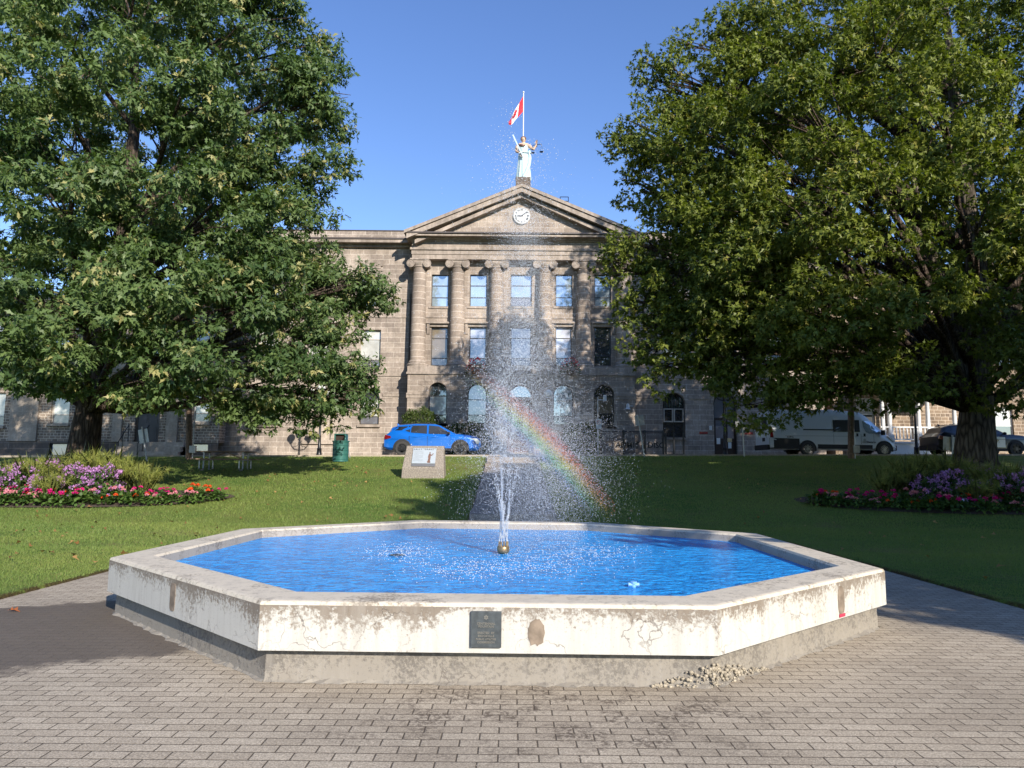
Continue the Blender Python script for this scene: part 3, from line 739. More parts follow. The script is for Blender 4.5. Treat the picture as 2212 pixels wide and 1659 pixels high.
# ---- wings
z_par = zz(500, YWG, 780); z_wc1 = zz(517, YWG-.5, 780); z_wc0 = zz(531, YWG-.4, 780)
def mirror(u): return 2*1126.5-u
def wing(side):
    if side < 0: us = [(777,822),(665,712),(558,602)]; xo_ = xx(480, 760, YWG); xi_ = xl_p
    else: us = [(1433,1479),(1543,1591),(1654,1697)]; xo_ = xx(1776, 760, YWG); xi_ = xr_p
    x0_, x1_ = min(xo_, xi_), max(xo_, xi_)
    up = [opx(a,b,597,662,YWG,False) for a,b in us]; mid = [opx(a,b,712,794,YWG,False) for a,b in us]
    if side < 0:
        lo = [opx(777,819,840,917,YWG), opx(663,716,838,960,YWG), opx(556,600,838,917,YWG)]
    else:
        lo = [opx(1432,1480,849,944,YWG), opx(1542,1592,848,971,YWG), opx(1652,1697,852,945,YWG)]
        lo[1] = (lo[1][0], lo[1][1], gz(13, 42)+.12, lo[1][3], lo[1][4])
    # segmental heads: keep a half-circle only as tall as the opening is wide
    d_ = .3
    m = MB(); wall(m, x0_, x1_, BZ-.2, z_par-.05, YWG, up+mid+lo, d_)
    ex = xo_; m.quad((ex,YWG,BZ-.2),(ex,YWG+14,BZ-.2),(ex,YWG+14,z_par-.05),(ex,YWG,z_par-.05))
    m.build('wall', stone, ct)
    m = MB(); yo = YWG
    e0, e1 = (x0_-.45, x1_-.0) if side < 0 else (x0_+.0, x1_+.45)
    m.box(e0+.2, e1, yo-.2, yo+.02, z_wc0, z_wc0+(z_wc1-z_wc0)*.5); m.box(e0, e1, yo-.55, yo+.02, z_wc0+(z_wc1-z_wc0)*.501, z_wc1)
    m.build('cornice', stone_trim, ct)
    MB().box(e0-.02, e1, yo-.6, yo+.02, z_wc1+.001, z_wc1+.1).build('eaves_flashing', gutter, ct)
    MB().box(x0_-.03, x1_, yo-.1, yo+.3, z_wc1+.101, z_par-.001).build('parapet', stone, ct)
    MB().box(x0_-.06, x1_, yo-.14, yo+.34, z_par, z_par+.06).build('parapet_flashing', gutter, ct)
    m = MB(); zs1 = zz(683, YWG, 780); m.box(x0_-.02, x1_, yo-.05, yo-.0005, zs1-.08, zs1+.02)
    zs2a, zs2b = zz(812, YWG, 780), zz(796, YWG, 780); m.box(x0_-.03, x1_, yo-.06, yo-.0005, zs2a, zs2b-.02)
    m.build('string_course', stone_trim, ct)
    for a, b, c, d, r in up: MB().box(a-.12, b+.12, yo-.07, yo-.0005, d+.65, d+1.05).box(a+.02, b-.02, yo-.05, yo-.0005, d+.5, d+.649).build('frieze_panel', stone_trim, ct)
    m = MB(); zi_ = zz(852, YWG, 780); xs2 = sorted([x0_, x1_]+[q for o_ in lo for q in (o_[0]-.22, o_[1]+.22)])
    for k in range(0, len(xs2), 2):
        if xs2[k+1] > xs2[k]: MB().box(xs2[k], xs2[k+1], yo-.06, yo-.0005, zi_-.12, zi_+.06).build('impost_band', stone_trim, ct)
    m = MB()
    for o_ in lo:
        a, b, c, d, r = o_; cx = (a+b)/2; zs = d-r; n = 16
        for k in range(n):
            t0, t1 = math.pi*k/n, math.pi*(k+1)/n
            q = [(cx-(r+.03)*math.cos(t0), zs+(r+.03)*math.sin(t0)),(cx-(r+.03)*math.cos(t1), zs+(r+.03)*math.sin(t1)),(cx-(r+.2)*math.cos(t1), zs+(r+.2)*math.sin(t1)),(cx-(r+.2)*math.cos(t0), zs+(r+.2)*math.sin(t0))]
            m.prism(q, 'y', yo-.06, yo-.0005)
        voussoirs(m, (a-.2, b+.2, c, d+.2, r+.2), yo)
    m.build('arch_stones', stone, ct)
    for k, o_ in enumerate(up): window(o_, yo+.22, [(0,.5,g_sky),(.5,1,g_sky)], frame_brown, (.5,), fw=.055)
    for k, o_ in enumerate(mid):
        window(o_, yo+.22, [(0,.22,g_grey),(.22,1,g_blind if side < 0 else g_sky)], frame_grey, (.22,.75), [(.5,.02,.22)], fw=.055)
    for k, o_ in enumerate(lo):
        if k == 1 and side < 0:
            a, b, c, d, r = o_
            window(o_, yo+.2, [(0,.62,pil_stone),(.62,1,g_dark)], frame_grey, (.62,), sill=False)
            MB().box(a-.25, b+.25, yo-.12, yo-.001, c+.02, c+.28).build('blocked_door_sill', stone_trim, ct)
        elif k == 1:
            a, b, c, d, r = o_; H = d-c
            w = window(o_, yo+.24, [(.6,1,g_grey)], frame_black, (.6,), [(.55,.0,.98)], sill=False, name='side_door', fw=.08)
            xm_ = a+(b-a)*.55
            for (p, q) in ((a+.08, xm_-.03),(xm_+.03, b-.08)):
                MB().box(p, q, yo+.22, yo+.25, c+.02, c+H*.6-.03).build('door_leaf', door_dark, w)
                MB().quad((p+.08,yo+.212,c+H*.28),(q-.08,yo+.212,c+H*.28),(q-.08,yo+.212,c+H*.57),(p+.08,yo+.212,c+H*.57)).build('door_glass', g_grey, w)
            MB().box(a+.2, a+.42, yo+.2, yo+.21, c+.75, c+1.12).build('paper_notice', paper, w)
            MB().box(xm_+.08, xm_+.36, yo+.2, yo+.21, c+.88, c+1.1).build('paper_notice', paper_tan, w)
            MB().box(xm_+.12, xm_+.32, yo+.2, yo+.21, c+.5, c+.86).build('paper_notice', paper, w)
            for xq in (a-.9, b+.45): MB().box(xq, xq+.5, yo-.03, yo-.001, c+1.35, c+1.49).build('red_sign_plate', red_plate, ct)
            MB().box(a-.3, a-.14, yo-.08, yo-.001, c+1.6, c+1.85).build('intercom_box', white_paint, ct)
        elif side < 0:
            window(o_, yo+.22, [(0,.23,g_grey),(.23,.72,g_blind),(.72,1,g_dark)], frame_brown, (.23,.72))
        elif k == 0:
            w = window(o_, yo+.22, [(0,.33,g_dark),(.33,.66,g_dark),(.66,1,g_dark)], frame_black, (.33,.66), [(.5,0,.98)], fw=.05)
            a, b, c, d, r = o_; H = d-c
            m = MB(); 
            for (p, q) in ((a+.06,(a+b)/2-.02),((a+b)/2+.02,b-.06)): frame_ring(m, (p,q,c+H*.34,c+H*.65,0), yo+.12, yo+.18, .07)
            m.build('casement', frame_grey, w)
            m = MB()
            for q in range(1, 9):
                xq = a+(b-a)*q/9; m.box(xq-.008, xq+.008, yo+.14, yo+.16, c+H*.66, c+H*.9)
            m.build('window_grille', green_shutter, w)
        else:
            window(o_, yo+.22, [(0,.42,green_shutter),(.42,.72,g_blind),(.72,1,green_shutter)], frame_grey, (.42,.72))
wing(-1); wing(1)
# body of the building behind the fronts
m = MB(); xa, xb = xx(480,760,YWG), xx(1776,760,YWG)
m.box(xa+.02, xb-.02, YWG+.8, YWG+14, BZ-.1, z_par-.35); m.build('roof', roofm, ct)
m = MB(); m.box(xa+.05, xb-.05, YWG+.55, YWG+.75, BZ-.1, z_par-.3); m.build('inner_wall', door_dark, ct)
# drain pipe, wall lamp, roof ladder rail
m = MB(); m.tube([(xl_p-.12,YWG-.08,zz(635,YWG)),(xl_p-.12,YWG-.08,GROUND)], .05, 8); m.build('drain_pipe', frame_brown, ct)
lx = at(1569/1.1573*1.0, 1015/1.1573, YP-.3)
m = MB(); m.tube([(lx.x,YP-.35,lx.z),(lx.x+.3,YP-.35,lx.z),(lx.x+.3,YP,lx.z)], .02, 6); m.lathe([(.17,-.2),(.1,-.1),(.09,.1),(.03,.14)], (lx.x,YP-.35,lx.z), 12); m.build('wall_lamp', white_paint, ct)
rx0 = at(1210, 430, YB+3); m = MB()
for dx in (0, .55): m.tube([(rx0.x+dx,YB+3,rx0.z-.9),(rx0.x+dx,YB+3,rx0.z+.15)], .025, 6)
for dz in (.15, -.15): m.tube([(rx0.x,YB+3,rx0.z+dz),(rx0.x+.55,YB+3,rx0.z+dz)], .025, 6)
m.build('roof_rail', black_metal, ct)
# ---- statue plinth belongs to the building
p0, p1 = at(1114, 402, ye-.3), at(1146, 386, ye-.3)
m = MB(); m.box(p0.x, p1.x, ye-.62, ye+.5, p0.z-.35, p1.z); m.build('statue_plinth', dark_stone, ct, bevel=.03)

# ------------------------------------------------------------------ statue and flag
SX, SY, SZ = (p0.x+p1.x)/2, ye-.06, p1.z
SH = at(1128, 296, SY).z-SZ
skin = M('painted_skin', (.56,.38,.27), .5, 0, .05); gown = M('painted_gown', (.45,.58,.60), .55, 0, .1, 3); hairm = M('painted_brown_hair', (.13,.06,.035), .5)
st = empty('justice_statue', (SX, SY, SZ), 'painted statue of a woman in pale gown holding sword and scales on the gable', 'statue')
def sp(x, y, z): return Vector((SX+x*SH, SY+y*SH, SZ+z*SH))
m = MB()
m.tube([sp(.005,0,.66), sp(.005,0,.80), sp(.005,-.005,.835), sp(.005,-.01,.87)], [.085*SH,.09*SH,.035*SH,.034*SH], 12)
m.tube([sp(-.1,0,.81), sp(0,0,.825), sp(.115,0,.81)], [.04*SH,.045*SH,.04*SH], 10)
m.ball(sp(.0,-.012,.93), .048*SH, .055*SH, .068*SH, 16, 12)
m.tube([sp(.0,-.062,.945), sp(.0,-.075,.915), sp(.0,-.062,.91)], [.007*SH,.011*SH,.006*SH], 6)
m.tube([sp(-.018,-.058,.893), sp(.018,-.058,.893)], .006*SH, 5)
for s_ in (-1,1):
    m.ball(sp(s_*.018,-.055,.94), .009*SH, nu=8, nv=6); m.ball(sp(s_*.05,0,.925), .008*SH, .014*SH, .02*SH, 8, 6)
# her right arm (left in the picture) bent across the waist, left arm raised with the scales
A1 = [sp(-.115,0,.80), sp(-.155,-.03,.70), sp(-.15,-.06,.635), sp(-.06,-.12,.575), sp(-.03,-.13,.53)]
m.tube(A1, [.042*SH,.038*SH,.03*SH,.026*SH,.02*SH], 10)
A2 = [sp(.125,0,.80), sp(.19,-.03,.72), sp(.225,-.05,.69), sp(.285,-.06,.78), sp(.295,-.06,.83)]
m.tube(A2, [.042*SH,.036*SH,.032*SH,.024*SH,.018*SH], 10)
for base, d, side in ((A1[-1], Vector((.15,-.1,-1)), Vector((1,0,.1))), (A2[-1], Vector((.0,-.05,1)), Vector((1,0,0)))):
    d = d.normalized(); m.ball(base+d*.02*SH, .022*SH, .014*SH, .026*SH, 8, 6)
    for k in range(4):
        o_ = base+d*.035*SH+side*((k-1.5)*.011*SH); L = (.03,.036,.034,.026)[k]*SH
        m.tube([o_, o_+d*L*.5+Vector((0,-.008*SH,0)), o_+d*L*.8+Vector((0,-.02*SH,0))], .0065*SH, 5)
    o_ = base+side*(-.024*SH); m.tube([o_, o_+d*.02*SH-side*.008*SH, o_+d*.035*SH], .0075*SH, 5)
bd = m.build('body', skin, st, smooth=60)
rm = bd.modifiers.new('remesh', 'REMESH'); rm.mode = 'VOXEL'; rm.voxel_size = .006*SH; rm.use_smooth_shade = True
m = MB(); rings = []
for i, (z, rx_, ry_, fold) in enumerate([(.0,.165,.13,.12),(.05,.158,.125,.12),(.15,.15,.115,.11),(.3,.138,.105,.09),(.45,.125,.095,.06),(.56,.115,.088,.03),(.62,.098,.08,.02),(.66,.1,.085,.02),(.72,.112,.098,.03),(.77,.108,.09,.02),(.80,.09,.07,.0)]):
    ring_ = []
    for k in range(64):
        a = 2*math.pi*k/64; f_ = 1+fold*(.6*math.sin(11*a+z*3)+.4*math.sin(19*a-z*5)); xq = .012*math.sin(z*5)
        ring_.append(sp(xq+rx_*f_*math.cos(a), -.005+ry_*f_*math.sin(a), z))
    rings.append(ring_)
m.loft(rings); m.tube([sp(-.12,-.085,.62), sp(-.0,-.105,.6), sp(.12,-.08,.61)], .012*SH, 6)
gw = m.build('gown', gown, st, smooth=60)
m = MB(); m.tube([sp(.13,-.04,.66), sp(.15,-.03,.5), sp(.125,-.09,.3), sp(.06,-.13,.12), sp(.0,-.135,.02)], [.03*SH,.035*SH,.04*SH,.035*SH,.03*SH], 10); m.build('gown_fold', gown, st, smooth=60)
m = MB(); m.ball(sp(.0,.012,.948), .058*SH, .06*SH, .064*SH, 14, 10); m.ball(sp(.0,.06,.935), .03*SH, nu=10, nv=7)
for k in range(9):
    a = math.pi*k/8; m.ball(sp(-.052*math.cos(a), -.04+.0*k, .935+.052*math.sin(a)), .015*SH, nu=7, nv=5)
m.build('hair', hairm, st, smooth=60)
m = MB(); m.tube([sp(-.11,-.075,.79), sp(-.06,-.095,.765), sp(.0,-.105,.745), sp(.04,-.1,.77)], [.012*SH,.03*SH,.028*SH,.01*SH], 8); m.build('brown_sash', hairm, st, smooth=60)
m = MB(); b0, b1 = sp(-.02,-.15,.5), sp(-.235,-.11,1.0); d = (b1-b0).normalized(); s_ = d.cross(Vector((0,1,0))).normalized()
m.obox((b0+b1)/2+d*.04*SH, d*((b1-b0).length/2-.04*SH), s_*.014*SH, (0,.006*SH,0)); m.obox(b0+d*.08*SH, d*.012*SH, s_*.05*SH, (0,.012*SH,0)); m.tube([b0-d*.04*SH, b0+d*.08*SH], .014*SH, 8)
m.build('sword', M('painted_steel', (.45,.55,.62), .4, .3), st)
m = MB(); hz = .795; e0_, e1_ = sp(.205,-.075,hz-.02), sp(.4,-.075,hz+.01)
m.tube([e0_, e1_], .007*SH, 6); m.tube([sp(.3,-.075,.74), sp(.3,-.075,.9)], .008*SH, 6)
for e_, zd in ((e0_, .6), (e1_, .625)):
    pz_ = SZ+zd*SH; c_ = Vector((e_.x, e_.y, pz_))
    m.lathe([(.008*SH,-.012*SH),(.035*SH,-.008*SH),(.046*SH,.0),(.04*SH,.002)], c_, 14)
    for a in (0, 2.1, 4.2): m.tube([e_, c_+Vector((math.cos(a)*.042*SH, math.sin(a)*.042*SH, 0))], .003*SH, 4)
m.build('scales', black_metal, st)
# flagpole behind the statue
ft = at(1131, 200, SY+.7)
fp = empty('flagpole', (ft.x, SY+.7, SZ-.3), 'slim white flagpole rising behind the statue on the gable', 'flagpole')
MB().tube([(ft.x,SY+.7,SZ-1.4),(ft.x,SY+.7,ft.z)], [.045,.03], 10).ball((ft.x,SY+.7,ft.z+.03), .06).build('pole', white_paint, fp, smooth=50)
t = NT('red_flag_cloth'); t.rough(.8,.2); X, Y, Z = t.sep(t.new('ShaderNodeTexCoord').outputs['UV'])
fred, fwhite = M('red_flag_cloth', (.62,.015,.03), .8), M('white_flag_cloth', (.8,.8,.8), .8)
fl0, fl1 = at(1130.5, 207, SY+.7), at(1130.5, 240, SY+.7); fe0, fe1 = at(1099, 262, SY+.45), at(1097, 271, SY+.3)
def flagp(a, b):
    top = fl0.lerp(fe0, a); bot = fl1.lerp(fe1, a**.7)
    mid = top.lerp(bot, b); mid.y += .16*math.sin(a*9+b*2)*a+.1*math.sin(b*7)*a; mid.z -= .12*math.sin(a*math.pi)*b; mid.x -= .05*math.sin(b*6)*a
    return mid
NF = 40
def flagpart(a0, a1, mat, dy=0):
    m = MB()
    for i in range(NF):
        for j in range(16):
            p, q = a0+(a1-a0)*i/NF, a0+(a1-a0)*(i+1)/NF
            m.quad(*[flagp(s2, r2/16)+Vector((0,dy,0)) for s2, r2 in ((p,j),(q,j),(q,j+1),(p,j+1))])
    return m
fg = empty('flag', (ft.x, SY+.7, (fl0.z+fl1.z)/2), 'red and white flag with a red maple leaf drooping from its pole', 'flag')
flagpart(0, .27, fred).build('red_band', fred, fg, smooth=60); flagpart(.27, .74, fwhite).build('white_field', fwhite, fg, smooth=60); flagpart(.74, 1, fred).build('red_band', fred, fg, smooth=60)
leaf = [(0,-.5),(.02,-.2),(.28,-.24),(.22,-.12),(.5,.08),(.4,.14),(.44,.3),(.28,.27),(.24,.34),(.1,.16),(.16,.42),(.07,.37),(0,.52)]
leaf = leaf+[(-x,z) for x, z in leaf[-2:0:-1]]
for dy in (-.02, .02):
    m = MB(); P = [flagp(.5+x*.4, .5-z*.8)+Vector((0,dy,0)) for x, z in leaf]; c_ = flagp(.5,.5)+Vector((0,dy,0))
    m.add([c_]+P, [(0,k+1,(k+1)%len(P)+1) for k in range(len(P))]); m.build('maple_leaf', fred, fg)

# ------------------------------------------------------------------ stone annex on the left, stone house with white porch on the right
YA = 42.9
ax1 = xx(478, 850, YA); ax0 = xx(-260, 850, YA)
gA = gz(-20, 42)-.15
an = empty('stone_annex', ((ax0+ax1)/2, YA, gA), 'low annex of coursed rubble with pale pilasters, left of the courthouse', 'building')
za = lambda v: zz(v, YA, 200)
zt_a = za(640); zpl = za(954)
ops = []
def aop(u0, u1, v0, v1): return opx(u0, u1, v0, v1, YA, False)
basew = [aop(107,146,957,985), aop(412,450,958,978), aop(482,520,960,980) if False else aop(-60,-20,957,985)]
upw = [aop(-40,10,848,920), aop(110,150,850,915), aop(418,452,848,912), aop(110,150,700,770), aop(-40,10,690,770), aop(300,345,700,770), aop(418,452,700,770)]
dop = aop(292,345,850,958)
m = MB(); wall(m, ax0, ax1, zpl, zt_a, YA, upw+[dop], .3); m.quad((ax1,YA,zpl),(ax1,YA+1.05,zpl),(ax1,YA+1.05,zt_a),(ax1,YA,zt_a)); m.build('wall', rubble, an)
dz0 = max(dop[2], zpl)
m = MB(); wall(m, ax0, ax1+.03, gA-.8, zpl-.001, YA-.06, [(a,b,c,min(d,zpl-.03),0) for a,b,c,d,r in basew], .3); m.build('plinth', dark_stone, an)
for o_ in basew: window((o_[0],o_[1],o_[2],min(o_[3],zpl-.03),0), YA+.12, [(0,1,g_blind2)], frame_black, (), sill=False, parent=an)
for o_ in upw: window(o_, YA+.2, [(0,.3,g_grey),(.3,1,g_blind)], frame_grey, (.3,), parent=an, sillm=pil_stone)
for u0, u1 in ((24,84),(246,266),(362,386),(-160,-110)):
    a, b = xx(u0,900,YA), xx(u1,900,YA); MB().box(a, b, YA-.14, YA-.0005, zpl, zt_a-.3).build('pilaster', pil_stone, an)
m = MB(); m.box(ax0, ax1+.05, YA-.25, YA+1.0, zt_a-.3, zt_a); m.box(ax0, ax1+.02, YA-.05, YA-.0005, za(800)-.1, za(800)+.15); m.build('parapet', pil_stone, an)
MB().box(ax0, ax1, YA+1.0, YA+14, zpl-1, zt_a-.2).build('roof', roofm, an)
a, b, c, d, r = dop
w = MB(); frame_ring(w, dop, YA+.12, YA+.22, .1); dr_ = w.build('door', door_dark, an)
navy = M('navy_door', (.012,.014,.028), .4)
for k in range(2):
    p, q = a+.1+(b-a-.2)*k/2, a+.1+(b-a-.2)*(k+1)/2
    m = MB(); m.box(p+.005, q-.005, YA+.16, YA+.2, c+.02, d-.1)
    for f_ in (.1,.4,.7): m.box(p+.1, q-.1, YA+.145, YA+.159, c+(d-c)*f_, c+(d-c)*(f_+.22))
    m.build('door_leaf', navy, dr_)
m = MB()
for k in range(4): m.box(xx(268,960,YA), xx(405,960,YA), YA-1.5+.32*k, YA-.061, gA-.6, gA+(dz0-gA)*(k+1)/4-.001*k)
m.build('door_steps', pil_stone, an)
m = MB()
for xq in (xx(283,940,YA), xx(326,940,YA)):
    m.tube([(xq,YA-.3,dz0+.02),(xq,YA-.3,dz0+1.0),(xq-.0,YA-1.45,gA+1.0),(xq,YA-1.45,gA+.05)], .03, 6); m.tube([(xq,YA-.9,gA+.4),(xq,YA-.9,dz0+.78)], .02, 6)
m.build('handrail', black_metal, an)

YH = 43.6
hx0, hx1 = xx(1800, 850, YH), xx(2560, 850, YH)
gH = gz(25, 42)
ho = empty('stone_house', ((hx0+hx1)/2, YH, gH), 'brown squared-stone house with white columned porch behind the police vehicle', 'house')
zh = lambda v: zz(v, YH, 2000)
hop = [opx(u0,u1,v0,v1,YH,False) for u0,u1,v0,v1 in ((2150,2190,880,960),(1850,1890,860,930),(2010,2050,700,790),(2150,2195,700,790),(1850,1890,700,790),(2290,2330,880,960),(2290,2330,700,790))]
zt_h = zh(600)
m = MB(); wall(m, hx0, hx1, gH-.8, zt_h, YH, hop, .25); m.quad((hx0,YH,gH-.8),(hx0,YH+12,gH-.8),(hx0,YH+12,zt_h),(hx0,YH,zt_h)); m.build('wall', rubble_r, ho)
for o_ in hop: window(o_, YH+.16, [(0,.5,g_dark),(.5,1,g_blind)], white_paint, (.5,), parent=ho, sillm=white_paint)
m = MB(); m.prism([(YH-.6,zt_h-.1),(YH+6,zt_h+2.6),(YH+12.6,zt_h-.1)], 'x', hx0-.5, hx1+.5); m.build('roof', roofm, ho)
m = MB(); px0, px1 = xx(1905, 940, YH-2.4), xx(2075, 940, YH-2.4); yp0, yp1 = YH-2.4, YH-.01
zf_ = zz(958, yp0, 1960); zr_ = zz(838, yp0, 1960)
m.box(px0, px1, yp0, yp1, gH-.5, zf_); m.box(px0-.1, px1+.1, yp0-.1, yp1, zf_+.001, zf_+.1)
m.build('porch_deck', white_paint, ho)
m = MB(); m.box(px0-.15, px1+.15, yp0-.15, yp1, zr_, zr_+.35); m.box(px0-.3, px1+.3, yp0-.3, yp1, zr_+.351, zr_+.5); m.build('porch_roof', white_paint, ho)
for f_ in (0.04, .13, .5, .62, .96):
    xq = px0+(px1-px0)*f_
    m = MB(); m.box(xq-.16, xq+.16, yp0+.02, yp0+.34, zf_+.1, zf_+.5); m.lathe([(.15,.5),(.15,.56),(.12,.6),(.115,1.3),(.095,zr_-zf_-.25),(.13,zr_-zf_-.2),(.15,zr_-zf_-.05)], (xq, yp0+.18, zf_), 16)
    m.build('porch_column', white_paint, ho, smooth=40)
m = MB(); m.box(px0, px1, yp0+.1, yp0+.22, zf_+.9, zf_+.98); m.box(px0, px1, yp0+.1, yp0+.22, zf_+.2, zf_+.27)
n = 22
for k in range(n):
    xq = px0+(px1-px0)*(k+.5)/n; m.lathe([(.035,.27),(.05,.4),(.03,.55),(.05,.72),(.03,.9)], (xq, yp0+.16, zf_), 8)
m.build('balustrade', white_paint, ho)
m = MB()
for k in range(9): xq = px1-1.3+.12*k; m.box(xq, xq+.06, yp0-.03, yp0-.001, gH+.1, zf_-.15)
m.build('lattice_gap_shade', M('lattice_gap', (.12,.11,.1), .8), ho)  # dark strips stand in for the shaded gaps between white slats
# ------------------------------------------------------------------ vehicles
def paint(name, c, metal=.0, r=.28, coat=.6): 
    t = NT(name); t.base(c); t.rough(r); t.p.inputs['Metallic'].default_value = metal; t.p.inputs['Coat Weight'].default_value = coat; t.p.inputs['Coat Roughness'].default_value = .06
    return t.m
car_blue = paint('blue_metallic_paint', (.004,.135,.56), .2); car_white = paint('white_vehicle_paint', (.62,.65,.68)); car_black = paint('black_vehicle_paint', (.008,.008,.01))
tyre_m = M('tyre_rubber', (.04,.038,.036), .8, 0, .2, 30); rim_black = M('black_alloy', (.05,.05,.055), .3, .6); rim_steel = M('steel_wheel', (.40,.41,.42), .35, .7)
clad = M('black_cladding', (.018,.018,.019), .7); red_lamp = M('red_tail_lamp', (.15,.004,.008), .2, 0, .2, 20, coat=.8); clear_lamp = M('clear_headlamp', (.6,.62,.65), .12, 0, .2, 20, coat=.8)
gold = M('gold_lettering', (.42,.30,.08), .5)
def ringmirror(half): return half+[(-y, z) for y, z in reversed(half)]
def wheels(root, xs_, hw, r, rimm, spokes, w=.22):
    for s_ in (-1, 1):
        for x_ in xs_:
            m = MB(); yc = s_*(hw-.08)
            m.lathe([(r*.62,-w/2),(r*.93,-w/2),(r,-w*.35),(r,w*.35),(r*.93,w/2),(r*.62,w/2)], (x_,yc,r), 28, 'y', cap=False)
            wh = m.build('wheel', tyre_m, root, (0,0,0), smooth=40)
            m = MB(); yo = yc+s_*w*.36
            m.lathe([(r*.66,-.02),(r*.66,.02),(r*.6,.02),(r*.58,-.02)], (x_,yo,r), 28, 'y', cap=False)
            m.lathe([(r*.6,-.03),(.01,-.03)] if s_ > 0 else [(.01,.03),(r*.6,.03)], (x_,yo-s_*.04,r), 28, 'y')
            m.lathe([(.07,-.03),(.07,.03)], (x_,yo,r), 14, 'y')
            for k in range(spokes):
                a = 2*math.pi*k/spokes; d = Vector((math.cos(a),0,math.sin(a))); t_ = Vector((-d.z,0,d.x)); c0 = Vector((x_,yo,r))
                for q in (-.018, .018): m.obox(c0+d*r*.35+t_*q*1.5, d*r*.28, t_*.012, (0,.016,0))
            m.build('rim', rimm, wh, (0,0,0), smooth=30)
def interp(st, x):
    for p, q in zip(st[:-1], st[1:]):
        if p[0] <= x <= q[0]:
            t_ = (x-p[0])/(q[0]-p[0]); return [a+(b-a)*t_ for a, b in zip(p, q)]
    return st[0] if x < st[0][0] else st[-1]
def arches(root, xs_, hw, r, mat, hwf=None):
    for x_ in xs_:
        for s_ in (-1, 1):
            m = MB(); n = 16; y0 = s_*(hw+.012); y1 = s_*(hw-.25); P = []; Q = []
            for k in range(n+1):
                a = R_(-14)+R_(208)*k/n; P.append((x_+math.cos(a)*(r+.04), r+math.sin(a)*(r+.05))); Q.append((x_+math.cos(a)*(r+.10), r+math.sin(a)*(r+.10)))
            for k in range(n):
                m.add([(P[k][0],y0,P[k][1]),(P[k+1][0],y0,P[k+1][1]),(Q[k+1][0],y0-s_*.012,Q[k+1][1]),(Q[k][0],y0-s_*.012,Q[k][1])], [(0,1,2,3)])
                m.add([(P[k][0],y0,P[k][1]),(P[k+1][0],y0,P[k+1][1]),(P[k+1][0],y1,P[k+1][1]),(P[k][0],y1,P[k][1])], [(0,1,2,3)])
            m.add([(p[0], s_*(hw+.004), p[1]) for p in P], [tuple(range(n+1))])  # black disc stands in for the shade inside the uncut wheel well
            m.build('wheel_arch', mat, root, (0,0,0))
LOW = [(-2.36,.42,.62,.70),(-2.33,.31,.92,.82),(-2.2,.27,1.05,.88),(-2.0,.25,1.19,.905),(-1.5,.25,1.19,.925),(-1.0,.25,1.10,.93),(0,.25,1.06,.93),(.9,.25,1.03,.93),(1.2,.25,1.08,.925),(1.7,.25,1.045,.915),(2.1,.26,.975,.88),(2.3,.27,.89,.80),(2.4,.3,.74,.72),(2.43,.36,.55,.64)]
GRN = [(-2.14,1.04,1.08,.78,.7),(-1.98,1.14,1.39,.82,.64),(-1.6,1.14,1.52,.85,.64),(-.8,1.04,1.58,.86,.65),(.13,1.0,1.57,.86,.65),(.42,1.0,1.49,.86,.66),(.8,1.0,1.29,.85,.70),(1.2,1.0,1.08,.84,.78)]
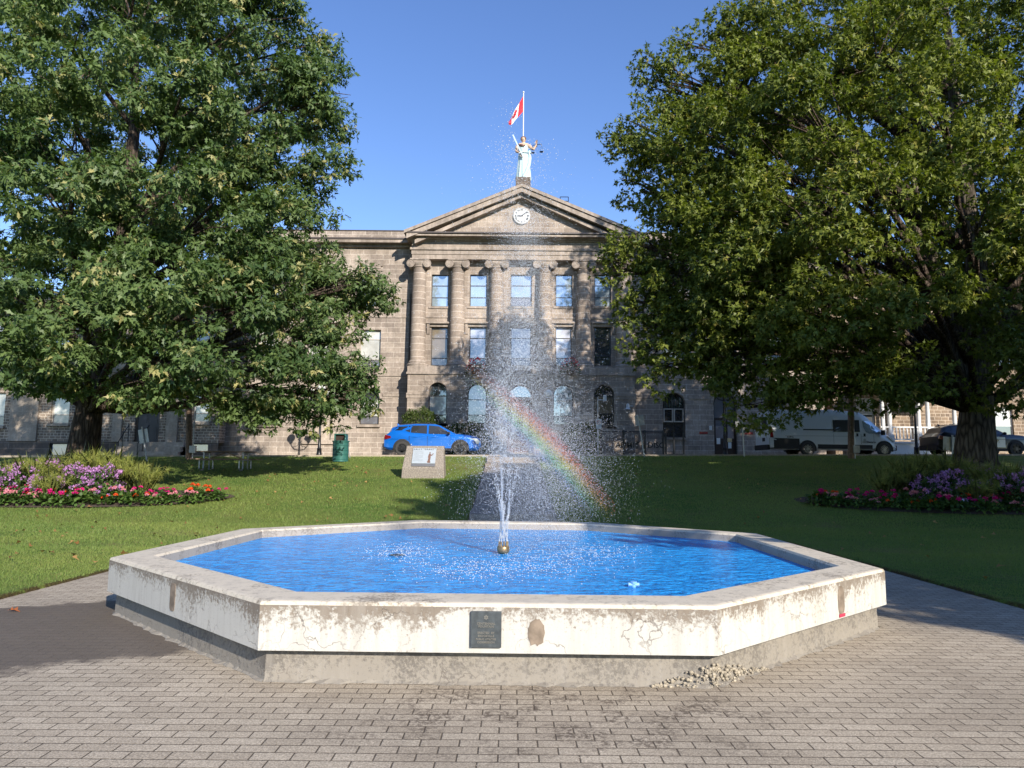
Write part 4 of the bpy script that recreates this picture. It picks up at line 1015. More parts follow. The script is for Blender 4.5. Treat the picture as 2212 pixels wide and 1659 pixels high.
def suv(name, label, loc, body, rimm, door_mat=None, police=False):
    root = empty(name, loc, label, 'car'); O = (0,0,0)
    m = MB(); rings = []
    for x_, z0, zt, hw in LOW:
        half = [(-hw*.55,z0),(-hw*.88,z0+.01),(-hw,z0+.12),(-hw,z0+(zt-z0)*.5),(-hw*.99,z0+(zt-z0)*.7),(-hw*.97,zt-.09),(-hw*.9,zt-.015),(-hw*.5,zt+.02)]
        rings.append([(x_,y,z) for y, z in ringmirror(half)])
    m.loft(rings); rings = []
    for x_, zb, zr, hb, hr in GRN:
        rings.append([(x_,y,z) for y, z in ringmirror([(-hb,zb),(-hr,zr-.07),(-hr*.93,zr-.025),(-hr*.7,zr)])])
    m.loft(rings)
    m.build('body', body, root, O, smooth=38)
    def wy(x_, z):
        _, zb, zr, hb, hr = interp(GRN, x_); k = (z-zb)/max(.01, zr-.07-zb); return hb+(hr-hb)*min(1.05, k)
    wins = [[(-1.93,1.225),(-1.37,1.225),(-1.17,1.44),(-1.75,1.41)],[(-1.30,1.21),(-1.06,1.13),(-1.06,1.47),(-1.13,1.455)],[(-1.02,1.12),(-.23,1.07),(-.25,1.49),(-1.02,1.475)],[(-.15,1.07),(.94,1.05),(.72,1.23),(.33,1.45),(-.15,1.49)]]
    for s_ in (-1, 1):
        for P in wins:
            m = MB(); P2 = []
            for (p, q) in zip(P, P[1:]+P[:1]):
                for k in range(4): P2.append((p[0]+(q[0]-p[0])*k/4, p[1]+(q[1]-p[1])*k/4))
            n = len(P2); c_ = (sum(p[0] for p in P2)/n, sum(p[1] for p in P2)/n)
            pts = [(x_, s_*(wy(x_,z)+.014), z) for x_, z in [c_]+P2]
            m.add(pts, [(0,k+1,(k+1)%n+1) for k in range(n)]); m.build('side_window', g_car, root, O)
    def topq(xa, xb, ka, kb, lift, nm):
        m = MB(); n = 5; pr = None
        for k in range(n+1):
            x_ = xa+(xb-xa)*k/n; _, zb, zr, hb, hr = interp(GRN, x_); w = hr*(ka+(kb-ka)*k/n); cur = [(x_,-w,zr+lift-.012),(x_,-w*.5,zr+lift),(x_,w*.5,zr+lift),(x_,w,zr+lift-.012)]
            if pr:
                for j in range(3): m.quad(pr[j],pr[j+1],cur[j+1],cur[j])
            pr = cur
        m.build(nm, g_car, root, O)
    topq(.46, 1.14, .86, .86, .012, 'windscreen'); topq(-2.1, -1.99, .86, .86, .012, 'rear_window')
    for s_ in (-1, 1):
        for (xa, xb, hx) in ((-1.08,-.2,-.95),(-.18,.92,-.02)):
            m = MB(); P = [(xa+.12 if xa < -1 else xa,.42),(xb,.42),(xb,.93),(xa,.95)]; m.prism(P, 'y', s_*.928, s_*.9345)
            front = xa > -.5
            dr_ = m.build('door', door_mat if (door_mat and front) else body, root, O, bevel=.003)
            MB().box(hx, hx+.24, s_*.93-.025, s_*.93+.025, .875, .915).build('door_handle', body, dr_, O, bevel=.008)
            if police and front and s_ < 0:
                text_obj('lettering', 'O.P.P.', .2, gold, dr_, (.38,-.9375,.72), (math.pi/2,0,0), .002, .006)
                MB().obox((.38,-.937,.88), (.05,0,0), (0,.002,0), (0,0,.03)).build('crest', gold, dr_, O)
        m = MB(); m.ball((.86, s_*1.0, 1.1), .07, .12, .075, 12, 8); m.box(.8, .88, min(s_*.86,s_*.95), max(s_*.86,s_*.95), 1.05, 1.09); m.build('mirror', clad, root, O, smooth=40)
        m = MB(); m.prism([(-2.27,1.0),(-2.0,.94),(-1.98,.84),(-2.24,.78),(-2.33,.82)], 'y', s_*.80, s_*.912); m.build('tail_lamp', red_lamp, root, O, bevel=.01)
        m = MB(); m.prism([(1.86,.87),(2.24,.86),(2.38,.72),(2.33,.58),(2.2,.6),(2.1,.76)], 'y', s_*.70, s_*.882); m.build('headlight', clear_lamp, root, O, bevel=.01)
        MB().tube([(-1.6,s_*.6,1.535),(-1.4,s_*.6,1.57),(-.1,s_*.62,1.61),(.1,s_*.62,1.58)], .018, 6).build('roof_rail', clad if not police else body, root, O)
    for s_ in (-1, 1):
        for xg in (-1.085, -.19, .925): MB().box(xg-.006, xg+.006, min(s_*.90,s_*.9375), max(s_*.90,s_*.9375), .44, .95).build('door_gap', clad, root, O)
        MB().box(-2.0, 1.9, min(s_*.90,s_*.941), max(s_*.90,s_*.941), .80, .812).build('body_crease', clad if police else body, root, O)
    m = MB()
    for s_ in (-1, 1): m.prism([(-2.35,.28),(2.36,.28),(2.36,.36),(-2.35,.36)], 'y', s_*.70, s_*.936) if False else m.prism([(-1.05,.235),(1.0,.235),(1.0,.36),(-1.05,.36)], 'y', s_*.80, s_*.9385)
    m.box(-2.385,-2.1,-.8,.8,.27,.52); m.box(2.2,2.45,-.72,.72,.27,.42); m.build('bumper_trim', clad, root, O, bevel=.02)
    m = MB(); m.box(2.36,2.46,-.5,.5,.52,.78); m.build('grille', rim_black, root, O, bevel=.01)
    m = MB(); m.tube([(-1.75,0,1.5),(-1.8,0,1.56),(-1.84,0,1.6)], [.05,.045,.01], 8); m.build('roof_antenna', body, root, O)
    arches(root, (-1.42, 1.42), .93, .35, clad); wheels(root, (-1.42, 1.42), .95, .35, rimm, 6)
    return root
cx = at(931, 985, 35.3).x
suv('parked_car', 'bright blue SUV parked in front of the courthouse, behind the stone marker', (cx, 36.2, gz(cx,36)+.07), car_blue, rim_black)
cx = at(2130, 985, 35.6).x
suv('police_car', 'black police SUV with white lettered front door behind the right tree trunk', (cx, 36.4, gz(cx,36)+.02), car_black, rim_black, car_white, True)
# van
VL = [(-3.2,.34,2.05,.96,.86),(-3.16,.30,2.25,1.0,.9),(-2.9,.3,2.32,1.02,.92),(0,.3,2.34,1.02,.92),(1.35,.3,2.24,1.02,.90),(1.75,.3,2.02,1.01,.86),(2.2,.3,1.62,1.0,.82),(2.7,.3,1.2,.98,.82),(2.95,.3,1.0,.95,.82),(3.08,.3,.84,.9,.78),(3.2,.32,.62,.8,.68),(3.24,.36,.5,.72,.6)]
vx = at(1802, 985, 35.7).x
van = empty('parked_van', (vx, 36.7, gz(vx,36.5)+.02), 'long white panel van with black lower cladding parked under the right tree', 'van')
O = (0,0,0); m = MB(); rings = []
for x_, z0, zr, hw, hr in VL:
    zm = z0+(zr-z0)*.5; half = [(-hw*.6,z0),(-hw*.93,z0+.01),(-hw,z0+.1),(-hw,zm*.8+.1*0),(-hw*.995,zm),(-(hw*.5+hr*.5),z0+(zr-z0)*.8),(-hr,zr-.13),(-hr*.93,zr-.04),(-hr*.7,zr)]
    rings.append([(x_,y,z) for y, z in ringmirror(half)])
m.loft(rings); m.build('body', car_white, van, O, smooth=35)
def vy(x_, z):
    _, z0, zr, hw, hr = interp(VL, x_); zm = z0+(zr-z0)*.5; z8 = z0+(zr-z0)*.8
    if z <= zm: return hw
    if z <= z8: return hw*.995+((hw+hr)/2-hw*.995)*(z-zm)/(z8-zm)
    return (hw+hr)/2+(hr-(hw+hr)/2)*(z-z8)/max(.01, zr-.13-z8)
def vpatch(name, P, mat, s_, lift=.012, sub=5):
    m = MB(); P2 = []
    for (p, q) in zip(P, P[1:]+P[:1]):
        for k in range(sub): P2.append((p[0]+(q[0]-p[0])*k/sub, p[1]+(q[1]-p[1])*k/sub))
    n = len(P2); c_ = (sum(p[0] for p in P2)/n, sum(p[1] for p in P2)/n); pts = []
    for f_ in (0, .5, 1):
        for p in P2:
            x_ = c_[0]+(p[0]-c_[0])*f_; z = c_[1]+(p[1]-c_[1])*f_; pts.append((x_, s_*(vy(x_,z)+lift), z))
    fs = [tuple(range(n))]+[(r*n+k,r*n+(k+1)%n,(r+1)*n+(k+1)%n,(r+1)*n+k) for r in (0,1) for k in range(n)]
    m.add(pts, fs[1:]); return m.build(name, mat, van, O)
for s_ in (-1, 1):
    vpatch('side_window', [(0,1.8),(0,1.2),(1.32,1.2),(1.32,1.8)], g_car, s_)
    vpatch('door_window', [(1.47,1.77),(1.5,1.45),(1.62,1.2),(1.78,1.13),(2.42,1.14),(2.3,1.32),(2.0,1.72)], g_sky if s_ < 0 else g_car, s_)  # near-side pane takes the glass with painted sky reflection
    vpatch('lower_cladding', [(-3.18,.34),(-1.7,.34),(-1.7,.85),(-3.18,.88)], clad, s_)
    vpatch('rub_strip', [(-.8,.36),(1.92,.36),(1.92,.56),(-.8,.58)], clad, s_)
    vpatch('slide_rail', [(-1.5,1.27),(0,1.27),(0,1.33),(-1.5,1.33)], clad, s_)
    vpatch('body_crease', [(-2.4,.98),(1.6,.98),(1.6,1.0),(-2.4,1.0)], M('crease_shadow_grey', (.3,.32,.34), .5) if s_ < 0 else clad, s_, .004)  # crease's shade is painted on as a thin strip
    vpatch('tail_lamp', [(-3.15,.9),(-2.98,.9),(-3.02,1.3),(-3.15,1.45)], red_lamp, s_)
    for hx in (1.18, 1.54): vpatch('door_handle', [(hx-.05,.98),(hx+.05,.98),(hx+.05,1.13),(hx-.05,1.13)], clad, s_, .02)
    for (xa, xb) in ((1.36,1.375),(0,.012),(2.0,2.012)): vpatch('door_gap', [(xa,.6),(xb,.6),(xb,1.1),(xa,1.1)], clad, s_, .005)
    m = MB(); m.box(2.36, 2.5, min(s_*.98,s_*1.2), max(s_*.98,s_*1.2), 1.05, 1.3); m.build('mirror', clad, van, O, bevel=.03)
    m = MB(); m.prism([(2.72,1.02),(2.98,.86),(3.1,.72),(2.96,.72)], 'y', s_*.84, s_*.955); m.build('headlight', clear_lamp, van, O, bevel=.01)
for s_ in (-1, 1):
    y0, y1 = (-.9,-.01) if s_ < 0 else (.01,.9)
    m = MB(); m.box(-3.225,-3.19,y0,y1,.36,1.95); rd = m.build('rear_door', car_white, van, O, bevel=.015)
    MB().box(-3.24,-3.215,y0+.08,y1-.08,1.27,1.88).build('rear_window', g_car, rd, O)
m = MB(); m.box(-3.28,-3.15,-.98,.98,.3,.55); m.box(3.1,3.28,-.74,.74,.3,.55); m.build('bumper', clad, van, O, bevel=.03)
MB().box(-3.245,-3.226,-.5,-.15,.72,.9).build('number_plate', clad, van, O)
arches(van, (-1.3, 2.5), 1.02, .34, clad); wheels(van, (-1.3, 2.5), 1.03, .34, rim_steel, 8, .22)
blk = M('black_lettering', (.02,.02,.025), .6)
text_obj('lettering', 'Ontario', .14, blk, van, (1.86,-1.034,.70), (math.pi/2,0,0), .002, .003)
text_obj('lettering', '6 29 6', .12, blk, van, (-2.15,-1.035,.93), (math.pi/2,0,0), .002, .003)
m = MB()
for k in range(3):
    a = R_(90+120*k); d = Vector((math.cos(a),0,math.sin(a))); s_ = Vector((-d.z,0,d.x)); c0 = Vector((1.54,-1.035,.74))
    P = [c0+d*.02, c0+d*.07+s_*.05, c0+d*.13, c0+d*.07-s_*.05]
    for p, q in zip(P, P[1:]+P[:1]): m.tube([p, q], .007, 4)
m.build('emblem', blk, van, O)

# ------------------------------------------------------------------ stone marker
mk = at(913, 1032, 26.2); mz = gz(mk.x, 26.2)
conc = M('marker_aggregate_concrete', (.235,.20,.165), .9, 0, .4, 22)
mr = empty('stone_marker', (mk.x, 26.2, mz), 'slanted concrete marker block carrying a pale engraved panel, on the lawn', 'stone marker')
wB = at(960,1030,26.2).x-at(866,1030,26.2).x; hM = at(913,963,26.8).z-mz; wT = at(955,966,26.8).x-at(875,966,26.8).x
h0 = .36
P = [(-.0,-.2),(.0,h0),(.62,hM),(.95,hM),(.95,-.2)]
m = MB(); x0b, x1b, x0t, x1t = mk.x-wB/2, mk.x+wB/2, mk.x-wT/2, mk.x+wT/2
def lx_(z, s_): return (mk.x+s_*(wB/2+(wT/2-wB/2)*max(0,z)/hM))
V = [(lx_(z,s_), 26.2+y, mz+z) for s_ in (-1,1) for y, z in P]
m.add(V, [(0,1,2,3,4),(9,8,7,6,5)]+[(i,i+5,(i+1)%5+5,(i+1)%5) for i in range(5)]); m.build('marker_block', conc, mr, bevel=.02)
sl = Vector((0,.62,hM-h0)); sn = Vector((0,-(hM-h0),.62)).normalized(); sl_n = sl.normalized(); L = sl.length
pc = Vector((mk.x, 26.2, mz+h0))+sl*.53
stl = M('pale_engraved_panel', (.42,.46,.49), .4, .2, .06, 12)
pw = wT*.62
pnl = MB().obox(pc+sn*.02, (pw/2,0,0), sl_n*L*.34, sn*.02).build('info_panel', stl, mr, bevel=.004)
MB().obox(pc-sl_n*(L*.40)+sn*.014, (pw*.5,0,0), sl_n*L*.055, sn*.013).build('panel_base_strip', M('grey_strip', (.13,.13,.14), .5), mr)
ang = math.atan2(sl_n.z, sl_n.y)
brn = M('brown_engraving', (.16,.085,.06), .6)
Om = Vector(ORG[mr.name])
text_obj('lettering', 'SALLY "GRANT"', .092, blk, pnl, pc+sl_n*L*.28+sn*.0415-Om, (ang,0,0), .001, .002, 1.25)
m = MB()
for k in range(13):
    w = pw*(.40 if k % 5 != 4 else .22); c0 = pc+sl_n*L*(.2-.036*k)+Vector((-pw*.45+w/2,0,0))+sn*.0412; m.obox(c0, (w/2,0,0), sl_n*.0045, sn*.0008)
m.build('text_lines', M('grey_text_lines', (.22,.24,.26), .6), pnl)
fig = [(-.1,-.5),(.1,-.5),(.12,-.44),(.07,-.3),(.1,-.05),(.09,.14),(.2,.12),(.28,.28),(.34,.26),(.33,.32),(.26,.35),(.17,.22),(.06,.27),(.04,.31),(.06,.4),(.0,.47),(-.06,.4),(-.03,.31),(-.09,.26),(-.14,.05),(-.1,-.1),(-.13,-.3),(-.2,-.44)]
m = MB(); c0 = pc+Vector((pw*.24,0,0))-sl_n*L*.07+sn*.0415; P = [c0+Vector((x_*.42,0,0))+sl_n*(z*.52) for x_, z in fig]
m.add(P+[p+sn*.002 for p in P], [tuple(range(len(P),2*len(P)))]+[(k,(k+1)%len(P),(k+1)%len(P)+len(P),k+len(P)) for k in range(len(P))]); m.build('engraved_figure', brn, pnl)

# ------------------------------------------------------------------ litter bin, picnic table, poles, lamps, signs
bp = at(735, 996, 31.3); bz = gz(bp.x, 31.3); green = M('green_steel_drum', (.035,.135,.115), .4, .2, .15, 8)
bn = empty('litter_bin', (bp.x, 31.3, bz), 'green steel drum litter bin with hooded opening on the lawn', 'litter bin')
r = .34; hb = .86
pr = [(r,0),(r,.02)]
for k in range(4): pr += [(r,.08+.2*k),(r+.012,.1+.2*k),(r,.12+.2*k)]
pr += [(r,.84),(r+.03,.85),(r+.03,.9),(r-.02,.9)]
MB().lathe(pr, (bp.x,31.3,bz), 28).build('drum', green, bn, smooth=30)
m = MB()
m.box(bp.x-.25,bp.x-.2,31.08,31.55,bz+.9,bz+1.16); m.box(bp.x+.2,bp.x+.25,31.08,31.55,bz+.9,bz+1.16); m.box(bp.x-.25,bp.x+.25,31.08,31.55,bz+1.161,bz+1.2); m.box(bp.x-.2,bp.x+.2,31.5,31.55,bz+.9,bz+1.16)
m.build('hood', green, bn, bevel=.01)
MB().box(bp.x-.2,bp.x+.2,31.2,31.21,bz+.9,bz+1.16).build('opening', door_dark, bn)  # dark sheet stands in for the shade inside the hood

wood = M('weathered_wood', (.2,.13,.09), .85, 0, .35, 9)
tp = at(487, 1016, 28.2); tz = gz(tp.x, 28.2)
pt = empty('picnic_table', (tp.x, 28.2, tz), 'brown wooden picnic table with grey tube legs under the left tree', 'picnic table', rz=R_(2)); O = (0,0,0)
m = MB()
for k in range(5): m.box(-1.05,1.05,-.38+.154*k,-.38+.154*k+.145,.72,.76)
m.build('tabletop', wood, pt, O)
for s_ in (-1, 1):
    m = MB()
    for k in range(2): m.box(-1.15,1.15,s_*.72-.14+.145*k,s_*.72-.005+.145*k,.43,.47)
    m.build('bench_seat', wood, pt, O)
for x_ in (-.75, .75):
    m = MB()
    for s_ in (-1, 1):
        m.tube([(x_,s_*.28,.72),(x_,s_*.28,.12),(x_,s_*.33,.03),(x_,s_*.6,.03),(x_,s_*.68,.1),(x_,s_*.68,.43)], .03, 8)
    m.tube([(x_,-.7,.42),(x_,.7,.42)], .022, 6); m.tube([(x_,-.35,.71),(x_,.35,.71)], .03, 6)
    m.build('leg', grey_metal, pt, O, smooth=40)
m = MB()
for s_ in (-1, 1): m.tube([(s_*.72,0,.42),(s_*.05,0,.71)], .02, 6)
m.build('brace', wood, pt, O)

bark_l = None
def wood_pole(u, vb, vt, Y, label, lean=0, w=.13):
    p = at(u, vb, Y); z = gz(p.x, Y); T = at(u+lean, vt, Y)
    e = empty('utility_pole', (p.x, Y, z), label, 'pole')
    MB().tube([(p.x,Y,z-.4),((p.x+T.x)/2,Y,(z+T.z)/2),(T.x,Y,T.z)], [w*1.08,w,w*.85], 12).build('pole', wood, e, smooth=50)
    m = MB(); m.tube([(p.x+w+.03,Y-.06,z),(p.x+w+.03,Y-.06,T.z-1)], .028, 8); m.build('conduit', grey_metal, e)
    m = MB(); m.box(p.x+w-.08,p.x+w+.2,Y-.2,Y-.05,z+.25,z+.58); m.build('junction_box', grey_metal, e, bevel=.01)
wood_pole(409, 990, 560, 32.5, 'dark wooden utility pole with conduit behind the picnic table')
wood_pole(1838, 992, 560, 32.2, 'dark wooden utility pole with grey junction box in front of the white van')

def street_lamp(u, vb, Y, vt, label, heads=3, w=1.0, group='globe street lamps'):
    p = at(u, vb, Y); z = gz(p.x, Y)+.02; T = at(u, vt, Y).z; H = T-z; x = p.x
    e = empty('street_lamp', (x, Y, z), label, 'street lamp', group); m = MB()
    m.lathe([(.2,0),(.2,.1),(.16,.14),(.12,.5),(.14,.54),(.09,.6),(.07,1.2),(.085,1.24),(.065,1.3),(.05,H-.55),(.08,H-.5),(.05,H-.42),(.07,H-.3),(.1,H-.26)], (x,Y,z-.05), 16); m.build('pole', black_metal, e, smooth=40)
    m = MB(); G = [(0,H-.02)]
    if heads == 3:
        for s_ in (-1, 1):
            m.tube([(x,Y,z+H-1.0),(x+s_*.3,Y,z+H-.95),(x+s_*.48,Y,z+H-.75),(x+s_*.52,Y,z+H-.55)], .03, 8); m.tube([(x,Y,z+H-.6),(x+s_*.2,Y,z+H-.78),(x+s_*.42,Y,z+H-.8)], .018, 6); m.lathe([(.04,-.14),(.11,-.03),(.1,.0)], (x+s_*.52,Y,z+H-.5), 12); G.append((s_*.52,H-.28))
        m.build('bracket', black_metal, e, smooth=40)
    for gx, gzz in G: 
        MB().ball((x+gx,Y,z+gzz), .225, nu=20, nv=14).build('globe', globe_glass, e, smooth=70)
    return e
street_lamp(1566, 972, 39.3, 826, 'black street lamp with three white globes beside the dark side door')
street_lamp(689, 985, 39.6, 838, 'black street lamp with three globes behind the litter bin, top hidden by leaves')
street_lamp(1063, 985, 41.0, 849, 'single globe lamp post left of the courthouse entrance', 1)
street_lamp(1184, 985, 41.0, 849, 'single globe lamp post right of the courthouse entrance', 1)
street_lamp(1981, 985, 39.0, 842, 'single globe lamp post in front of the white porch', 1)
def sign_back(u, vb, Y, vt, label, su, sv, sw, sh, lean=0, front=False, cat='sign'):
    p = at(u, vb, Y); z = gz(p.x, Y); T = at(u+lean, vt, Y)
    e = empty('sign_post', (p.x, Y, z), label, cat)
    d = Vector((T.x-p.x, 0, T.z-z)).normalized()
    MB().tube([Vector((p.x,Y,z))-d*.2, (T.x,Y,T.z)], .035, 8).build('post', grey_metal, e)
    c0 = at(su, sv, Y); s_ = Vector((d.z,0,-d.x))
    pl_ = MB().obox((c0.x,Y+(.045 if not front else -.045),c0.z), s_*sw/2, d*sh/2, (0,.006,0)).build('sign_plate', white_paint if front else grey_metal, e, bevel=.01)
    return e, c0, pl_
sign_back(317, 1003, 31.5, 922, 'tilted white-backed sign on a leaning post near the left trunk', 309, 942, .42, .62, -10)
sign_back(1392, 990, 33.0, 898, 'square sign seen from behind on a leaning post by the black fence', 1382, 908, .42, .48, -14)
sign_back(1608, 988, 33.0, 900, 'thin grey post with narrow sign plate, right of the triple lamp', 1601, 922, .5, .55, -6)
sign_back(2057, 990, 33.2, 940, 'pair of narrow sign backs on a short post left of the right trunk', 2053, 958, .62, .62, 0)
e, c0, pl_ = sign_back(1292, 968, 38.8, 858, 'white parking restriction sign on a slim pole with floodlight beside the fence', 1293, 916, .3, .52, -1, True)
m = MB(); rg = [(c0.x+.1*math.cos(a), 38.8-.053, c0.z+.09+.1*math.sin(a)) for a in [2*math.pi*k/18 for k in range(19)]]; m.tube(rg, .013, 5); m.tube([(c0.x-.07,38.8-.053,c0.z+.16),(c0.x+.07,38.8-.053,c0.z+.02)], .012, 5); m.build('prohibition_ring', M('sign_red', (.4,.03,.03), .5), pl_)
text_obj('lettering', 'P', .15, blk, pl_, Vector((c0.x, 38.8-.052, c0.z+.09))-Vector(ORG[e.name]), (math.pi/2,0,0), .001)
Tl = at(1306, 860, 38.8); m = MB(); m.tube([(c0.x,38.8,Tl.z-.1),(Tl.x,38.8,Tl.z-.1)], .025, 6); m.lathe([(.1,-.16),(.09,.12),(.04,.16)], (Tl.x,38.7,Tl.z), 12); m.build('floodlight', white_paint, e)
# slim stay pair behind the bin
p0_, p1_ = at(742, 995, 32.5), at(757, 992, 32.5)
e = empty('signpost_frame', (p1_.x, 32.5, gz(p1_.x,32.5)), 'thin grey twin stakes leaning together behind the litter bin', 'stakes')
for q in (p0_, p1_): 
    T = at(742, 930, 32.5); MB().tube([(q.x,32.5,gz(q.x,32.5)-.1),(T.x+(q.x-T.x)*.2,32.5,T.z)], .018, 6).build('stake', grey_metal, e)
# utility pedestal by annex wall
# chain-link fence with bars
YF = 38.9
fx0, fx1, fx2 = at(1299,960,YF).x, at(1433,960,YF).x, at(1478,960,YF).x; fz = gz(fx0,YF)+.06; fh = at(1300,932,YF).z-fz
fe = empty('chain_link_fence', ((fx0+fx1)/2, YF, fz), 'black chain link fence with stencilled words before the courthouse wall', 'fence')
for q in (fx0, fx0+(fx1-fx0)*.36, fx0+(fx1-fx0)*.7, fx1):
    MB().tube([(q,YF,fz-.1),(q,YF,fz+fh+.08)], .06, 8).build('post', black_metal, fe)
m = MB(); m.tube([(fx0,YF,fz+fh),(fx1,YF,fz+fh)], .03, 6); m.tube([(fx0,YF,fz+.06),(fx1,YF,fz+.06)], .02, 6); m.build('rail', black_metal, fe)
m = MB(); stp = .085; n = int((fx1-fx0)/stp)
for k in range(-int(fh/stp)-1, n+1):
    for s_ in (-1, 1):
        a = fx0+k*stp; z0_, z1_ = 0.06, fh
        xa, xb = (a, a+fh) if s_ > 0 else (a+fh, a)
        t0 = 0; t1 = 1
        if s_ > 0:
            if xb < fx0 or xa > fx1: continue
            t0 = max(0, (fx0-xa)/(xb-xa)); t1 = min(1, (fx1-xa)/(xb-xa))
        else:
            if xa < fx0 or xb > fx1: continue
            t0 = max(0, (xa-fx1)/(xa-xb)); t1 = min(1, (xa-fx0)/(xa-xb))
        if t1 > t0: m.tube([(xa+(xb-xa)*t0,YF,fz+.06+(fh-.06)*t0),(xa+(xb-xa)*t1,YF,fz+.06+(fh-.06)*t1)], .0045, 3)
m.build('wire_mesh', black_metal, fe)
tc = at(1378, 962, YF)
text_obj('lettering', 'ADMIT \u2013 DISC', .42, black_metal, fe, Vector((tc.x+.1, YF-.06, tc.z))-Vector(ORG[fe.name]), (math.pi/2,0,0), .01, .008)
e = empty('bar_gate', ((fx1+fx2)/2, YF, fz), 'short black barred gate beside the chain link fence', 'gate'); m = MB()
for f_ in (.12,.5,.97): q = fx1+(fx2-fx1)*f_; m.tube([(q,YF,fz-.1),(q,YF,fz+fh-.05)], .05, 8)
m.build('upright', black_metal, e); m = MB(); m.tube([(fx1+.08,YF,fz+fh*.8),(fx2+.1,YF,fz+fh*.8)], .025, 6); m.tube([(fx1+.08,YF,fz+.15),(fx2,YF,fz+.15)], .025, 6); m.build('rail', black_metal, e)
# ------------------------------------------------------------------ foliage materials
def leaf_mat(name, gloss=.42, trans=.25):
    t = NT(name); a = t.new('ShaderNodeAttribute', attribute_name='tint')
    t.base(a.outputs['Color']); t.rough(gloss, .32)
    tr = t.new('ShaderNodeBsdfTranslucent'); t.l.new(t.mix(1.0, a.outputs['Color'], (1.3,1.5,.5,1), 'MULTIPLY'), tr.inputs['Color'])
    m = t.new('ShaderNodeMixShader'); m.inputs[0].default_value = trans
    t.l.new(t.p.outputs[0], m.inputs[1]); t.l.new(tr.outputs[0], m.inputs[2]); t.l.new(m.outputs[0], t.n['Material Output'].inputs[0])
    return t.m
leafm = leaf_mat('tree_leaves', .5, .28); plantm = leaf_mat('plant_leaves', .55, .2); grassm = leaf_mat('grass_blades', .6, .25); petalm = leaf_mat('petals', .7, .3)
def bark(name, c0, c1, sc):
    t = NT(name); o = t.obj(); v = t.new('ShaderNodeTexVoronoi', feature='DISTANCE_TO_EDGE'); v.inputs['Scale'].default_value = 1
    t.l.new(t.mapping(o, (sc,sc,sc*.16)), v.inputs['Vector']); n = t.noise(t.mapping(o, (6,6,1.5)), 2, 6, .7)
    k = t.math('ADD', t.math('MULTIPLY', t.ramp(v.outputs['Distance'], 0, .35), .6), t.math('MULTIPLY', n, .5))
    t.base(t.ramp(k, .25, .8, (*c0,1), (*c1,1))); t.rough(.95, .1); t.bump(k, 1, .06); return t.m
bark_oak = bark('oak_bark', (.03,.022,.018), (.12,.09,.07), 9); bark_map = bark('maple_bark', (.045,.036,.028), (.20,.165,.125), 7)
OAK = np.array([(0,0),(.10,.22),(.34,.30),(.14,.42),(.40,.66),(.15,.70),(.0,1.0),(-.15,.70),(-.40,.66),(-.14,.42),(-.34,.30),(-.10,.22)])
MAP = np.array([(0,0),(.22,.12),(.42,.42),(.16,.45),(.0,1.0),(-.16,.45),(-.42,.42),(-.22,.12)])
OVAL = np.array([(0,0),(.3,.35),(.25,.75),(0,1),(-.25,.75),(-.3,.35)])
BLADE = np.array([(-.5,0),(.5,0),(0,1.0)])
def leaves(base, axis, nrm, length, width, shape, fold=.12):
    """arrays of leaf bases, growth axes, normals -> vertex array; every leaf is one polygon"""
    side = np.cross(axis, nrm); side /= np.linalg.norm(side, axis=1)[:, None]+1e-9; up = np.cross(side, axis)
    u = shape[:, 0]; v = shape[:, 1]
    co = base[:, None]+side[:, None]*(u[None, :, None]*width[:, None, None])+axis[:, None]*(v[None, :, None]*length[:, None, None])
    co = co+up[:, None]*((np.abs(u)*fold*2-v*v*.22)[None, :, None]*length[:, None, None])
    return co.reshape(-1, 3)
def unit(a): return a/(np.linalg.norm(a, axis=1)[:, None]+1e-9)
def rosettes(P, D, k, L, shape, spread=.9, droop=.35, wr=.72):
    """k leaves round each twig tip P with twig direction D"""
    n = len(P); B = np.repeat(P, k, 0); Dd = np.repeat(D, k, 0)
    rv = unit(nr.normal(size=(n*k, 3))); ax = unit(Dd*(1-spread*.5)+rv*spread+np.array([0,0,-droop]))
    nm = unit(np.array([.12,-.22,.62])+Dd*.9+nr.normal(size=(n*k,3))*.45)
    ln = L*nr.uniform(.6,1.25,n*k)
    B = B+rv*L*.12
    return leaves(B, ax, nm, ln, ln*wr, shape), n*k
def crown_lobe(c, r, n, flat=.78, sub=.55):
    M_ = max(9, int(5.5*r*r)); dc = unit(nr.normal(size=(M_,3))); rc = nr.uniform(.35,1.0,M_)**.6
    sc = np.array(c)+dc*(rc*r)[:, None]*np.array([.92,.92,flat]); sr = nr.uniform(.42,.85,M_)
    k = nr.integers(0, M_, n); d = unit(nr.normal(size=(n,3))); rad = nr.uniform(.25,1,n)**.5*sr[k]
    p = sc[k]+d*rad[:, None]*np.array([1,1,sub]); p[:,2] -= .18*(d[:,0]**2+d[:,1]**2)*sr[k]
    return p, unit(d*.8+dc[k]*.5+np.array([0,0,.3]))
